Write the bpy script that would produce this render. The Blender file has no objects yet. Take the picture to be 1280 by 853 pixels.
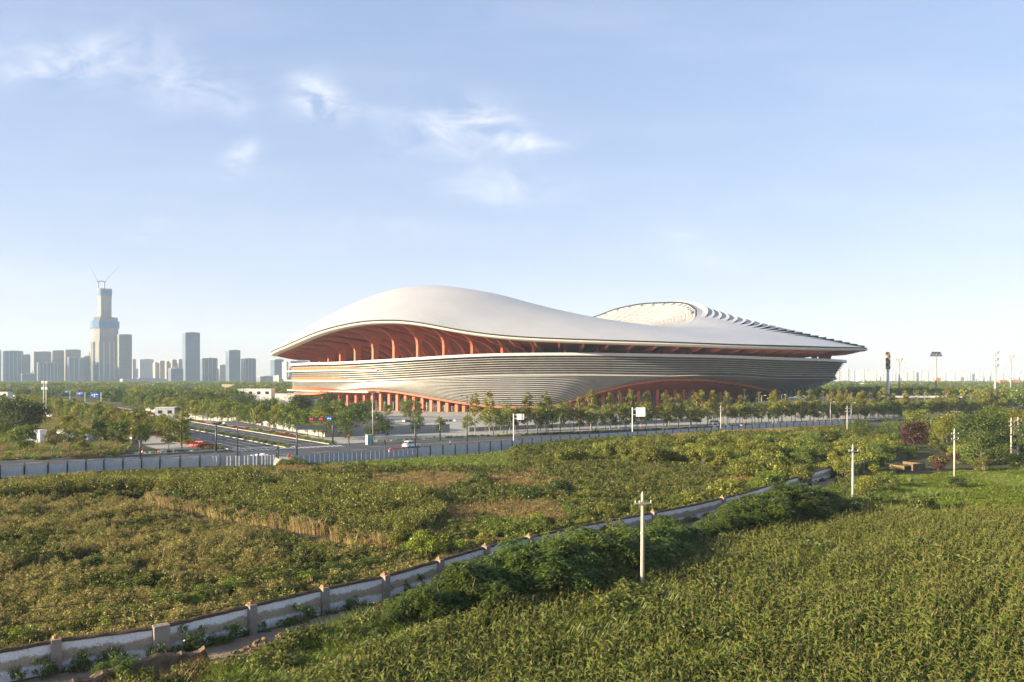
import bpy, math, random
import numpy as np
from mathutils import Vector, Matrix
random.seed(7)
RNG = np.random.default_rng(7)
SC = bpy.context.scene
COL = SC.collection
PI = math.pi
CAMH, FPX, HOR = 17.0, 1000.0, 474.0          # eye height, focal length in photo pixels, horizon row

def ray(px): return (px - 640.0) / FPX
def at_dist(px, py, d): return (ray(px) * d, d, CAMH + (HOR - py) / FPX * d)
def ground(px, py, z=0.0):
    d = FPX * (CAMH - z) / (py - HOR)
    return (ray(px) * d, d)

# road grid: s runs along the main road, t away from the viewer along the cross road
RO = (-33.0, 172.0); RD = (0.808, 0.589); RN = (-0.589, 0.808)
ROT = math.atan2(RD[1], RD[0])
def st(s, t): return (RO[0] + s * RD[0] + t * RN[0], RO[1] + s * RD[1] + t * RN[1])
def to_st(x, y):
    x = x - RO[0]; y = y - RO[1]
    return (x * RD[0] + y * RD[1], x * RN[0] + y * RN[1])

# ---------------------------------------------------------------- tagging
def tag(o, label=None, cat=None, group=None, kind=None):
    if label: o['label'] = label
    if cat: o['category'] = cat
    if group: o['group'] = group
    if kind: o['kind'] = kind
    return o
def empty(name, loc=(0, 0, 0), rz=0.0, label=None, cat=None, group=None):
    o = bpy.data.objects.new(name, None); COL.objects.link(o)
    o.location = loc; o.rotation_euler = (0, 0, rz); o.empty_display_size = 0.3
    return tag(o, label, cat, group)
def link(name, me, parent=None):
    o = bpy.data.objects.new(name, me); COL.objects.link(o)
    if parent is not None: o.parent = parent
    return o
def copy_tree(o, parent=None):
    c = o.copy(); COL.objects.link(c)
    c.parent = parent
    for ch in list(o.children): copy_tree(ch, c)
    return c

# ---------------------------------------------------------------- materials
def new_mat(name):
    m = bpy.data.materials.new(name); m.use_nodes = True
    nt = m.node_tree; nt.nodes.clear()
    return m, nt
def N(nt, kind, **kw):
    n = nt.nodes.new(kind)
    for k, v in kw.items():
        if k in n.inputs.keys(): n.inputs[k].default_value = v
        else: setattr(n, k, v)
    return n
def ramp(nt, fac, stops, interp='LINEAR'):
    r = nt.nodes.new('ShaderNodeValToRGB'); r.color_ramp.interpolation = interp
    el = r.color_ramp.elements
    while len(el) < len(stops): el.new(0.5)
    for e, (p, c) in zip(el, stops):
        e.position = p; e.color = (*c, 1) if len(c) == 3 else c
    nt.links.new(fac, r.inputs[0])
    return r
def surf(name, color, rough=0.6, var=0.15, scale=1.0, metal=0.0, bump=0.0, spec=0.5, detail=4.0, bscale=None, sheen=None):
    """principled surface with two octaves of colour noise (object space)"""
    m, nt = new_mat(name); L = nt.links.new
    out = N(nt, 'ShaderNodeOutputMaterial'); b = N(nt, 'ShaderNodeBsdfPrincipled')
    b.inputs['Roughness'].default_value = rough; b.inputs['Metallic'].default_value = metal
    b.inputs['Specular IOR Level'].default_value = spec
    tc = N(nt, 'ShaderNodeTexCoord'); no = N(nt, 'ShaderNodeTexNoise', Scale=scale, Detail=detail, Roughness=0.65)
    L(tc.outputs['Object'], no.inputs['Vector'])
    lo = [c * (1 - var) for c in color]; hi = [min(1, c * (1 + var)) for c in color]
    r = ramp(nt, no.outputs['Fac'], [(0.3, lo), (0.7, hi)])
    L(r.outputs[0], b.inputs['Base Color'])
    if bump:
        n2 = N(nt, 'ShaderNodeTexNoise', Scale=bscale or scale * 6, Detail=5.0)
        L(tc.outputs['Object'], n2.inputs['Vector'])
        bp = N(nt, 'ShaderNodeBump', Strength=bump, Distance=0.05)
        L(n2.outputs['Fac'], bp.inputs['Height']); L(bp.outputs[0], b.inputs['Normal'])
    L(b.outputs[0], out.inputs[0])
    return m
def leafmat(name, c1, c2, trans=0.35, c3=None, objvar=0.25):
    """leaves: colour varies from leaf to leaf and from plant to plant, light passes through"""
    m, nt = new_mat(name); L = nt.links.new
    out = N(nt, 'ShaderNodeOutputMaterial')
    geo = N(nt, 'ShaderNodeNewGeometry'); oi = N(nt, 'ShaderNodeObjectInfo')
    stops = [(0.0, c1), (1.0, c2)] if c3 is None else [(0.0, c1), (0.62, c2), (0.93, c2), (1.0, c3)]
    r = ramp(nt, geo.outputs['Random Per Island'], stops)
    hs = N(nt, 'ShaderNodeHueSaturation', Saturation=1.0)
    mr = N(nt, 'ShaderNodeMapRange'); mr.inputs[3].default_value = 1 - objvar; mr.inputs[4].default_value = 1 + objvar
    L(oi.outputs['Random'], mr.inputs[0]); L(mr.outputs[0], hs.inputs['Value'])
    mul = N(nt, 'ShaderNodeMath', operation='MULTIPLY'); mul.inputs[1].default_value = 7.31
    fr = N(nt, 'ShaderNodeMath', operation='FRACT')
    L(oi.outputs['Random'], mul.inputs[0]); L(mul.outputs[0], fr.inputs[0])
    mh = N(nt, 'ShaderNodeMapRange'); mh.inputs[3].default_value = 0.485; mh.inputs[4].default_value = 0.51
    L(fr.outputs[0], mh.inputs[0]); L(mh.outputs[0], hs.inputs['Hue'])
    L(r.outputs[0], hs.inputs['Color'])
    d = N(nt, 'ShaderNodeBsdfDiffuse'); t = N(nt, 'ShaderNodeBsdfTranslucent'); g = N(nt, 'ShaderNodeBsdfGlossy', Roughness=0.45)
    g.inputs['Color'].default_value = (0.8, 0.8, 0.75, 1)
    mx = N(nt, 'ShaderNodeMixShader'); mx.inputs[0].default_value = trans
    m2 = N(nt, 'ShaderNodeMixShader'); m2.inputs[0].default_value = 0.03
    L(hs.outputs[0], d.inputs[0]); L(hs.outputs[0], t.inputs[0])
    L(d.outputs[0], mx.inputs[1]); L(t.outputs[0], mx.inputs[2])
    L(mx.outputs[0], m2.inputs[1]); L(g.outputs[0], m2.inputs[2]); L(m2.outputs[0], out.inputs[0])
    return m
def glow(name, color, strength):
    m, nt = new_mat(name); out = N(nt, 'ShaderNodeOutputMaterial'); e = N(nt, 'ShaderNodeEmission', Strength=strength)
    e.inputs[0].default_value = (*color, 1); nt.links.new(e.outputs[0], out.inputs[0]); return m

# ---------------------------------------------------------------- mesh builder
class MB:
    def __init__(s): s.v = []; s.f = []; s.mi = []; s.cur = 0
    def add(s, vs, fs):
        b = len(s.v); s.v.extend(vs)
        for f in fs: s.f.append([i + b for i in f]); s.mi.append(s.cur)
        return s
    def box(s, c, size, rz=0.0, taper=1.0):
        hx, hy, hz = size[0] / 2, size[1] / 2, size[2] / 2
        ca, sa = math.cos(rz), math.sin(rz); vs = []
        for z in (-hz, hz):
            k = taper if z > 0 else 1.0
            for x, y in ((-hx * k, -hy * k), (hx * k, -hy * k), (hx * k, hy * k), (-hx * k, hy * k)):
                vs.append((c[0] + x * ca - y * sa, c[1] + x * sa + y * ca, c[2] + z))
        return s.add(vs, [(0, 3, 2, 1), (4, 5, 6, 7), (0, 1, 5, 4), (1, 2, 6, 5), (2, 3, 7, 6), (3, 0, 4, 7)])
    def tube(s, pts, r, n=6, caps=True):
        pts = [Vector(p) for p in pts]; rs = r if isinstance(r, (list, tuple)) else [r] * len(pts)
        vs = []; fs = []
        for i, p in enumerate(pts):
            d = (pts[min(i + 1, len(pts) - 1)] - pts[max(i - 1, 0)])
            d = d.normalized() if d.length > 1e-9 else Vector((0, 0, 1))
            a = d.cross(Vector((0, 0, 1)) if abs(d.z) < 0.9 else Vector((1, 0, 0))).normalized(); b = d.cross(a)
            for k in range(n):
                q = 2 * PI * k / n
                vs.append(tuple(p + (a * math.cos(q) + b * math.sin(q)) * rs[i]))
        for i in range(len(pts) - 1):
            for k in range(n):
                a0 = i * n + k; a1 = i * n + (k + 1) % n
                fs.append((a0, a1, a1 + n, a0 + n))
        if caps:
            fs.append(tuple(range(n - 1, -1, -1))); fs.append(tuple(range((len(pts) - 1) * n, len(pts) * n)))
        return s.add(vs, fs)
    def prism(s, poly, z0, z1):
        n = len(poly)
        vs = [(x, y, z0) for x, y in poly] + [(x, y, z1) for x, y in poly]
        fs = [tuple(range(n - 1, -1, -1)), tuple(range(n, 2 * n))] + [(i, (i + 1) % n, (i + 1) % n + n, i + n) for i in range(n)]
        return s.add(vs, fs)
    def grid(s, P, close=False):
        """P[i][j] points -> quads; close wraps i"""
        ni, nj = len(P), len(P[0]); vs = [tuple(p) for row in P for p in row]; fs = []
        for i in range(ni if close else ni - 1):
            i2 = (i + 1) % ni
            for j in range(nj - 1):
                fs.append((i * nj + j, i2 * nj + j, i2 * nj + j + 1, i * nj + j + 1))
        return s.add(vs, fs)
    def mesh(s, name, mats, smooth=False):
        me = bpy.data.meshes.new(name); me.from_pydata(s.v, [], s.f)
        for m in (mats if isinstance(mats, (list, tuple)) else [mats]): me.materials.append(m)
        if any(s.mi): me.polygons.foreach_set('material_index', s.mi)
        if smooth: me.polygons.foreach_set('use_smooth', [True] * len(s.f))
        me.update(); return me
    def build(s, name, mats, parent=None, smooth=False):
        return link(name, s.mesh(name, mats, smooth), parent)

def np_mesh(name, V, F, mats, mi=None, smooth=False):
    """fast mesh from an (n,3) array and an (m,4) quad array"""
    me = bpy.data.meshes.new(name); nv, nf = len(V), len(F); k = F.shape[1]
    me.vertices.add(nv); me.vertices.foreach_set('co', np.asarray(V, np.float32).ravel())
    me.loops.add(nf * k); me.loops.foreach_set('vertex_index', np.asarray(F, np.int32).ravel())
    me.polygons.add(nf); me.polygons.foreach_set('loop_start', np.arange(0, nf * k, k, dtype=np.int32))
    for m in (mats if isinstance(mats, (list, tuple)) else [mats]): me.materials.append(m)
    if mi is not None: me.polygons.foreach_set('material_index', np.asarray(mi, np.int32))
    if smooth: me.polygons.foreach_set('use_smooth', np.ones(nf, bool))
    me.update(calc_edges=True); return me
def sheet(name, poly, z, m, kind='structure', parent=None):
    mb = MB(); mb.add([(x, y, z) for x, y in poly], [tuple(range(len(poly)))])
    o = mb.build(name, m, parent)
    if kind: o['kind'] = kind
    return o
def strip(name, s0, s1, t0, t1, z, m, kind='structure', n=1):
    return sheet(name, [st(s0, t0), st(s1, t0), st(s1, t1), st(s0, t1)], z, m, kind)
def inside(poly, x, y):
    c = False; n = len(poly)
    for i in range(n):
        x1, y1 = poly[i]; x2, y2 = poly[(i + 1) % n]
        if (y1 > y) != (y2 > y) and x < (x2 - x1) * (y - y1) / (y2 - y1) + x1: c = not c
    return c
def inside_np(poly, x, y):
    c = np.zeros(len(x), bool); n = len(poly)
    for i in range(n):
        x1, y1 = poly[i]; x2, y2 = poly[(i + 1) % n]
        if y1 == y2: continue
        c ^= ((y1 > y) != (y2 > y)) & (x < (x2 - x1) * (y - y1) / (y2 - y1) + x1)
    return c
def ordinal(i):
    w = ['first', 'second', 'third', 'fourth', 'fifth', 'sixth', 'seventh', 'eighth', 'ninth', 'tenth', 'eleventh', 'twelfth', 'thirteenth',
         'fourteenth', 'fifteenth', 'sixteenth', 'seventeenth', 'eighteenth', 'nineteenth', 'twentieth']
    if i < 20: return w[i]
    tens = {2: 'twenty', 3: 'thirty', 4: 'forty', 5: 'fifty', 6: 'sixty', 7: 'seventy', 8: 'eighty'}
    n = i + 1; a, b = divmod(n, 10)
    if b == 0: return tens[a][:-1] + 'ieth'
    return tens[a] + '-' + w[b - 1]
# ---------------------------------------------------------------- camera, sun, sky, air
SUN_AZ = Vector((-0.94, -0.34)).normalized(); SUN_EL = math.radians(15)
def setup_world():
    cam = bpy.data.cameras.new('camera'); co = bpy.data.objects.new('camera', cam); COL.objects.link(co)
    cam.sensor_width = 36; cam.lens = FPX / 1280 * 36
    co.location = (0, 0, CAMH); co.rotation_euler = (PI / 2, 0, 0)
    cam.shift_y = (HOR - 426.5) / 1280; cam.clip_start = 0.5; cam.clip_end = 30000
    SC.camera = co
    sd = bpy.data.lights.new('sun', 'SUN'); so = bpy.data.objects.new('sun', sd); COL.objects.link(so)
    sd.energy = 5.0; sd.angle = math.radians(0.6); sd.color = (1.0, 0.83, 0.56)
    v = Vector((SUN_AZ.x * math.cos(SUN_EL), SUN_AZ.y * math.cos(SUN_EL), math.sin(SUN_EL)))
    so.rotation_euler = v.to_track_quat('Z', 'Y').to_euler(); so.location = (-60, -40, 60)
    w = bpy.data.worlds.new('World'); SC.world = w; w.use_nodes = True
    nt = w.node_tree; nt.nodes.clear(); L = nt.links.new
    out = N(nt, 'ShaderNodeOutputWorld'); bg = N(nt, 'ShaderNodeBackground'); bg.inputs[1].default_value = 0.115
    sky = N(nt, 'ShaderNodeTexSky'); sky.sky_type = 'NISHITA'; sky.sun_disc = False
    sky.sun_elevation = SUN_EL; sky.sun_rotation = math.atan2(SUN_AZ.x, SUN_AZ.y)
    sky.air_density = 1.0; sky.dust_density = 0.4; sky.ozone_density = 3.0; sky.altitude = 100
    tc = N(nt, 'ShaderNodeTexCoord'); sep = N(nt, 'ShaderNodeSeparateXYZ'); L(tc.outputs['Generated'], sep.inputs[0])
    def M(op, a, b=None, c=None):
        n = N(nt, 'ShaderNodeMath', operation=op)
        for i, q in enumerate((a, b, c)):
            if q is None: continue
            if isinstance(q, (int, float)): n.inputs[i].default_value = q
            else: L(q, n.inputs[i])
        return n.outputs[0]
    ys = M('MAXIMUM', sep.outputs[1], 0.02)
    gx = M('DIVIDE', sep.outputs[0], ys); gz = M('DIVIDE', sep.outputs[2], ys)
    cb = N(nt, 'ShaderNodeCombineXYZ'); L(gx, cb.inputs[0]); L(gz, cb.inputs[1])
    # thin cirrus and a few puffs: (azimuth tangent, elevation tangent, half widths, strength)
    warp = N(nt, 'ShaderNodeTexNoise', Scale=7.0, Detail=3.0); L(cb.outputs[0], warp.inputs['Vector'])
    wsep = N(nt, 'ShaderNodeSeparateXYZ'); L(warp.outputs['Color'], wsep.inputs[0])
    wx = M('ADD', gx, M('MULTIPLY', M('SUBTRACT', wsep.outputs[0], 0.5), 0.09))
    wz = M('ADD', gz, M('MULTIPLY', M('SUBTRACT', wsep.outputs[1], 0.5), 0.07))
    total = None
    for px, py, sx, sz, st_ in ((395, 122, 30, 24, 1.25), (430, 132, 50, 10, .55), (575, 165, 65, 26, 1.1), (655, 182, 45, 9, .75), (312, 192, 16, 22, .75),
                               (298, 125, 20, 16, .45), (95, 72, 80, 26, .8), (60, 85, 60, 8, .4), (235, 100, 50, 26, .65), (355, 92, 30, 8, .35), (620, 232, 60, 18, .7), (880, 322, 70, 12, .35),
                               (845, 298, 25, 8, .35), (185, 278, 25, 10, .4), (25, 345, 160, 12, .22), (1020, 250, 160, 20, .10), (480, 290, 150, 14, .15)):
        cx, cz = (px - 640) / 1000, (HOR - py) / 1000
        dx = M('MULTIPLY', M('SUBTRACT', wx, cx), 1000 / sx); dz = M('MULTIPLY', M('SUBTRACT', wz, cz), 1000 / sz)
        r2 = M('ADD', M('MULTIPLY', dx, dx), M('MULTIPLY', dz, dz))
        g = M('MULTIPLY', M('EXPONENT', M('MULTIPLY', r2, -0.8)), st_)
        total = g if total is None else M('ADD', total, g)
    mp = N(nt, 'ShaderNodeMapping'); mp.inputs['Scale'].default_value = (1, 2.0, 1); mp.inputs['Rotation'].default_value = (0, 0, 0.25)
    L(cb.outputs[0], mp.inputs[0])
    no = N(nt, 'ShaderNodeTexNoise', Scale=14.0, Detail=9.0, Roughness=0.62, Distortion=0.6); L(mp.outputs[0], no.inputs['Vector'])
    fac = M('MULTIPLY', total, M('MULTIPLY', M('SUBTRACT', no.outputs['Fac'], 0.37), 2.0))
    # faint high veil
    mp2 = N(nt, 'ShaderNodeMapping'); mp2.inputs['Scale'].default_value = (1, 5.0, 1); mp2.inputs['Rotation'].default_value = (0, 0, 0.12); L(cb.outputs[0], mp2.inputs[0])
    n2 = N(nt, 'ShaderNodeTexNoise', Scale=3.0, Detail=6.0, Roughness=0.55); L(mp2.outputs[0], n2.inputs['Vector'])
    veil = M('MULTIPLY', M('MAXIMUM', M('SUBTRACT', n2.outputs['Fac'], 0.45), 0.0), 0.28)
    fac = M('MINIMUM', M('MAXIMUM', M('ADD', fac, veil), 0.0), 0.85)
    mix = N(nt, 'ShaderNodeMix'); mix.data_type = 'RGBA'
    gm = N(nt, 'ShaderNodeGamma', Gamma=0.42); L(sky.outputs[0], gm.inputs[0])
    hs = N(nt, 'ShaderNodeHueSaturation', Saturation=1.45, Value=1.36); L(gm.outputs[0], hs.inputs['Color'])
    tint = N(nt, 'ShaderNodeMix'); tint.data_type = 'RGBA'; tint.blend_type = 'MULTIPLY'; tint.inputs[0].default_value = 1
    L(hs.outputs[0], tint.inputs[6]); tint.inputs[7].default_value = (1.06, 0.90, 0.985, 1)
    L(fac, mix.inputs['Factor']); L(tint.outputs[2], mix.inputs[6]); mix.inputs[7].default_value = (3.5, 3.42, 3.4, 1)
    L(mix.outputs[2], bg.inputs[0]); L(bg.outputs[0], out.inputs[0])
    vs = SC.view_settings; vs.view_transform = 'Standard'; vs.look = 'None'; vs.exposure = EXPOSURE; vs.gamma = 1; vs.use_curve_mapping = False
    c = SC.cycles; c.max_bounces = 6; c.diffuse_bounces = 3; c.glossy_bounces = 2; c.transmission_bounces = 3; c.transparent_max_bounces = 6; c.volume_bounces = 0
    c.use_denoising = True
    try: c.denoiser = 'OPENIMAGEDENOISE'; c.denoising_input_passes = 'RGB_ALBEDO_NORMAL'; c.denoising_prefilter = 'ACCURATE'
    except Exception: pass
    c.use_adaptive_sampling = False
    c.sample_clamp_indirect = 6.0
EXPOSURE = 1.76
def setup_haze(density=1.15e-4):
    mb = MB(); mb.box((200, 3300, 199), (9000, 7400, 400))
    m, nt = new_mat('thin_air'); out = N(nt, 'ShaderNodeOutputMaterial'); v = N(nt, 'ShaderNodeVolumePrincipled')
    v.inputs['Color'].default_value = (0.64, 0.82, 1.0, 1); v.inputs['Density'].default_value = density; v.inputs['Anisotropy'].default_value = 0.0
    nt.links.new(v.outputs[0], out.inputs['Volume'])
    o = mb.build('haze', m); o['kind'] = 'stuff'
    return o
# ---------------------------------------------------------------- the stadium
K = 0.93
SCX, SCY, SA, SB = 37 * K, 560 * K, 201 * K, 150 * K
PHI_N = 288
PHIS = np.linspace(0, 2 * PI, PHI_N, endpoint=False)
def ring(u, ph): return SCX + SA * u * math.cos(ph), SCY + SB * u * math.sin(ph)
def pchip(xs, ys, q):
    """periodic smooth interpolation (degrees)"""
    xs = np.array(xs, float); ys = np.array(ys, float); o = np.argsort(xs); xs, ys = xs[o], ys[o]
    xs = np.concatenate([xs - 360, xs, xs + 360]); ys = np.concatenate([ys] * 3)
    h = np.diff(xs); d = np.diff(ys) / h; m = np.zeros_like(ys)
    for i in range(1, len(xs) - 1):
        if d[i - 1] * d[i] > 0:
            w1 = 2 * h[i] + h[i - 1]; w2 = h[i] + 2 * h[i - 1]
            m[i] = (w1 + w2) / (w1 / d[i - 1] + w2 / d[i])
    q = np.asarray(q, float) % 360; i = np.clip(np.searchsorted(xs, q) - 1, 0, len(xs) - 2)
    t = (q - xs[i]) / h[i]
    return ys[i] * (1 + 2 * t) * (1 - t) ** 2 + h[i] * m[i] * t * (1 - t) ** 2 + ys[i + 1] * t * t * (3 - 2 * t) + h[i] * m[i + 1] * t * t * (t - 1)
def smooth_periodic(a, k):
    for _ in range(k): a = 0.25 * np.roll(a, 1) + 0.5 * a + 0.25 * np.roll(a, -1)
    return a
def front_table(ufun, pts, back):
    """heights of a closed curve whose near half is seen at the given pixels"""
    ph = np.radians(np.linspace(172, 368, 1600)); u = np.array([ufun(math.degrees(p)) for p in ph])
    X = SCX + SA * u * np.cos(ph); Y = SCY + SB * u * np.sin(ph); px = 640 + 1000 * X / Y
    i0, i1 = int(np.argmin(px)), int(np.argmax(px))
    out = []
    for qx, qy in pts:
        j = i0 + int(np.argmin(np.abs(px[i0:i1 + 1] - qx)))
        out.append((math.degrees(ph[j]), CAMH + (HOR - qy) / 1000 * Y[j]))
    lo, hi = min(p for p, _ in out) , max(p for p, _ in out) - 360
    out += [(p, z) for p, z in back if hi + 6 < p < lo - 6]
    return [p for p, _ in out], [z for _, z in out]
DEGS = np.degrees(PHIS)
ZRIM = smooth_periodic(pchip(*front_table(lambda d: 1.0,
    [(338, 441), (350, 434.5), (367, 427), (398, 414), (429, 405.5), (461, 400.5), (489, 399.5), (520, 402), (564, 410), (607, 416.5), (651, 420.5),
     (720, 423.5), (825, 426.8), (950, 431), (1020, 433), (1081, 434.5)], [(30, 38), (60, 42), (90, 41), (125, 37), (150, 36)]), DEGS), 3)
UBOWL = 0.93
ZBOWL = smooth_periodic(pchip(*front_table(lambda d: UBOWL,
    [(366, 456.5), (420, 454.5), (470, 452), (520, 449), (560, 446.5), (600, 444.6), (640, 443.5), (720, 443), (800, 444), (900, 446), (985, 449), (1054, 452)],
    [(30, 28), (90, 27), (150, 26)]), DEGS), 4)
OPEN = [  # px, py, distance of the opening's edge / crest line
 (740, 397, 670), (770, 386, 665), (810, 379, 655), (845, 378, 640), (868, 385, 603), (871, 392, 572), (862, 402, 540), (840, 408, 520), (800, 407.5, 505),
 (770, 403, 495), (740, 397, 490), (700, 388, 487), (660, 378, 487), (620, 367.5, 490), (580, 360.5, 495), (545, 357, 502), (520, 358, 510), (480, 371, 530), (440, 393, 560)]
_ph, _u, _z = [], [], []
for px, py, d in OPEN:
    x, y, z = at_dist(px, py, d * K); a = (x - SCX) / SA; b = (y - SCY) / SB
    _ph.append(math.degrees(math.atan2(b, a)) % 360); _u.append(math.hypot(a, b)); _z.append(z)
for p, u, z in ((158, .80, 52), (135, .76, 51), (108, .76, 58)): _ph.append(p); _u.append(u); _z.append(z)
UOPEN = smooth_periodic(pchip(_ph, _u, DEGS), 3); ZOPEN = smooth_periodic(pchip(_ph, _z, DEGS), 3)
def pick(arr, deg): return float(np.interp(deg % 360, np.append(DEGS, 360), np.append(arr, arr[0])))
ROOF_P = 1.5
def roof_pt(deg, t, lift=0.0):
    ph = math.radians(deg); zr, zo, uo = pick(ZRIM, deg), pick(ZOPEN, deg), pick(UOPEN, deg)
    u = 1 + (uo - 1) * t; x, y = ring(u, ph)
    return (x, y, zr + (zo - zr) * (1 - (1 - t) ** ROOF_P) + lift)
def u_bot(deg):
    return float(np.interp(deg % 360, [0, 40, 90, 150, 175, 205, 235, 262, 285, 305, 330, 360], [.72, .76, .8, .90, .935, .91, .87, .86, .80, .75, .73, .72]))
UBOT = smooth_periodic(np.array([u_bot(d) for d in DEGS]), 6)
u_bot_s = lambda d: pick(UBOT, d)
ZBOT = np.maximum(1.0, smooth_periodic(pchip(*front_table(u_bot_s,
    [(384, 492), (420, 489), (470, 487), (500, 490), (540, 497), (580, 503.5), (620, 508), (660, 509), (700, 505), (720, 498.5), (740, 492), (770, 484), (800, 478),
     (840, 474), (880, 474.5), (920, 479), (950, 485), (975, 493), (990, 500)], [(25, 5), (60, 9), (90, 11), (120, 9), (150, 8)]), DEGS), 2))
VC = 0.62
def fac_pt(deg, v, out=0.0):
    """point on the louvred bowl: v 0 bottom edge .. 1 top, out = metres proud"""
    ub, zb, zt = pick(UBOT, deg), pick(ZBOT, deg), pick(ZBOWL, deg)
    zc = max(zt - 10.2, zb + (zt - zb) * 0.16)
    if v <= VC:
        w = v / VC; z = zb + (zc - zb) * w; h = 0.90 * (w ** 0.8)
    else:
        w = (v - VC) / (1 - VC); z = zc + (zt - zc) * w; h = 0.84 + 0.16 * w
    u = ub + (UBOWL - ub) * h; ph = math.radians(deg)
    k = out / (0.5 * (SA + SB)); x, y = ring(u + k, ph)
    return (x, y, z)

def build_stadium():
    root = empty('stadium', (SCX, SCY, 0), 0, 'huge sports stadium with curving white saddle roof, red timber arches and louvred bowl', 'stadium')
    inv = Vector((SCX, SCY, 0))
    def part(mb, name, m, smooth=False, parent=root):
        mb.v = [(x - SCX, y - SCY, z) for x, y, z in mb.v]
        return mb.build(name, m, parent, smooth)
    # materials
    m, nt = new_mat('roof_panel'); L = nt.links.new
    out = N(nt, 'ShaderNodeOutputMaterial'); b = N(nt, 'ShaderNodeBsdfPrincipled'); b.inputs['Roughness'].default_value = 0.42; b.inputs['Specular IOR Level'].default_value = 0.35
    tc = N(nt, 'ShaderNodeTexCoord'); br = N(nt, 'ShaderNodeTexBrick', Scale=0.30)
    br.inputs['Color1'].default_value = (.51, .50, .49, 1); br.inputs['Color2'].default_value = (.475, .468, .46, 1); br.inputs['Mortar'].default_value = (.31, .31, .31, 1)
    br.inputs['Mortar Size'].default_value = 0.022
    mp = N(nt, 'ShaderNodeMapping'); mp.inputs['Rotation'].default_value = (0, 0, 0.6); L(tc.outputs['Object'], mp.inputs[0]); L(mp.outputs[0], br.inputs['Vector'])
    no = N(nt, 'ShaderNodeTexNoise', Scale=0.06, Detail=5.0); L(tc.outputs['Object'], no.inputs['Vector'])
    r = ramp(nt, no.outputs['Fac'], [(.3, (.90, .90, .90)), (.7, (1, 1, 1))])
    mx = N(nt, 'ShaderNodeMix'); mx.data_type = 'RGBA'; mx.blend_type = 'MULTIPLY'; mx.inputs[0].default_value = 1
    L(br.outputs[0], mx.inputs[6]); L(r.outputs[0], mx.inputs[7]); L(mx.outputs[2], b.inputs['Base Color']); L(b.outputs[0], out.inputs[0])
    M_ROOF = m
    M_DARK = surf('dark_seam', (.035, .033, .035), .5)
    M_SHADE = surf('riser_shade', (.006, .006, .007), .9, spec=.05)  # near-black colour paints the shade on the risers under the roof scales
    M_CREAM = surf('cream_lip', (.62, .57, .48), .5, .08, .2)
    M_RED = surf('red_timber_panel', (.24, .052, .025), .6, .16, .35)  # soffit red darkened, shade of the recesses put into the colour
    M_REDD = surf('red_timber_beam', (.52, .125, .056), .6, .12, .3)  # same timber in a brighter tone, painted so the ribs look sunlit
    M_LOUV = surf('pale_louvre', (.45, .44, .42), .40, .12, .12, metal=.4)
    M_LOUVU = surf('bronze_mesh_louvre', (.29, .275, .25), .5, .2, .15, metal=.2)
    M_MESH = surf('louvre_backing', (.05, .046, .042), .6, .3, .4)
    M_WHITE = surf('white_parapet', (.58, .57, .545), .5, .06, .2)
    M_DECK = surf('concourse_floor', (.38, .35, .32), .7, .15, .3)
    M_GLASS = surf('dark_arcade_glass', (.055, .07, .08), .12, .4, .25, spec=.8)
    # roof shell
    T = np.linspace(0, 1, 30)
    mb = MB(); mb.grid([[roof_pt(d, t) for t in T] for d in DEGS], True)
    part(mb, 'roof', M_ROOF, True)
    # edge: dark shadow gap, then cream lip rolling under
    def prof(d, rows):
        ph = math.radians(d); zr = pick(ZRIM, d); res = []
        for du, dz in rows:
            x, y = ring(1 + du, ph); res.append((x, y, zr + dz))
        return res
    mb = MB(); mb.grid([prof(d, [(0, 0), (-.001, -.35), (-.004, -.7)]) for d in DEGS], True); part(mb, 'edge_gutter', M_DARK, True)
    mb = MB(); mb.grid([prof(d, [(-.004, -.7), (.001, -.85), (.001, -1.35), (-.006, -1.9), (-.02, -2.1)]) for d in DEGS], True); part(mb, 'edge_lip', M_CREAM, True)
    # vault soffit between rim and inner concourse wall
    UV = lambda d: 0.70 + 0.045 * max(0.0, math.cos(math.radians(d)))
    Q = [0, .1, .2, .3, .4, .5, .6, .7, .78, .85, .9, .94, .97, .99, 1.0]
    def vault(d, q, drop=0.0):
        ph = math.radians(d); u = .98 + (UV(d) - .98) * q; x, y = ring(u, ph); z0 = pick(ZBOWL, d) - .5; z1 = pick(ZRIM, d) - 2.1
        p = 2.6 if math.cos(math.radians(d)) > .5 else 2.2
        return (x, y, z0 + (z1 - z0) * (1 - q ** p) ** (1 / 2.2) - drop)
    gap = lambda d: 321.5 < d % 360 < 331 or 3.5 < d % 360 < 13.5         # the vault stands open beside the last column
    mb = MB(); mb.grid([[vault(d, q) for q in Q] for d in DEGS], True)
    nq = len(Q); mb.f = [f for f in mb.f if not (gap(DEGS[f[0] // nq]) and Q[f[0] % nq] >= .90)]; mb.mi = [0] * len(mb.f)
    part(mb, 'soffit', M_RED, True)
    # ribs on the vault with their columns
    NR = 96
    for i in range(NR):
        d = 360 * i / NR
        if 20 < d < 150 or gap(d): continue            # the far side cannot be seen
        w = 0.30                                         # half width in degrees
        mb = MB()
        outer = [vault(d, q, .05) for q in Q]; inner = []
        for q in Q:
            x, y, z = vault(d, q * .985, 0); cxy = Vector((x - SCX, y - SCY)).normalized()
            k = 2.6 * math.sin(min(1, q * 3) * PI / 2); inner.append((x + cxy.x * k * q, y + cxy.y * k * q, z - k * (1 - .5 * q)))
        tx, ty = -math.sin(math.radians(d)) * SA, math.cos(math.radians(d)) * SB; tl = math.hypot(tx, ty); tx, ty = tx / tl * .5, ty / tl * .5
        rows = []
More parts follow.
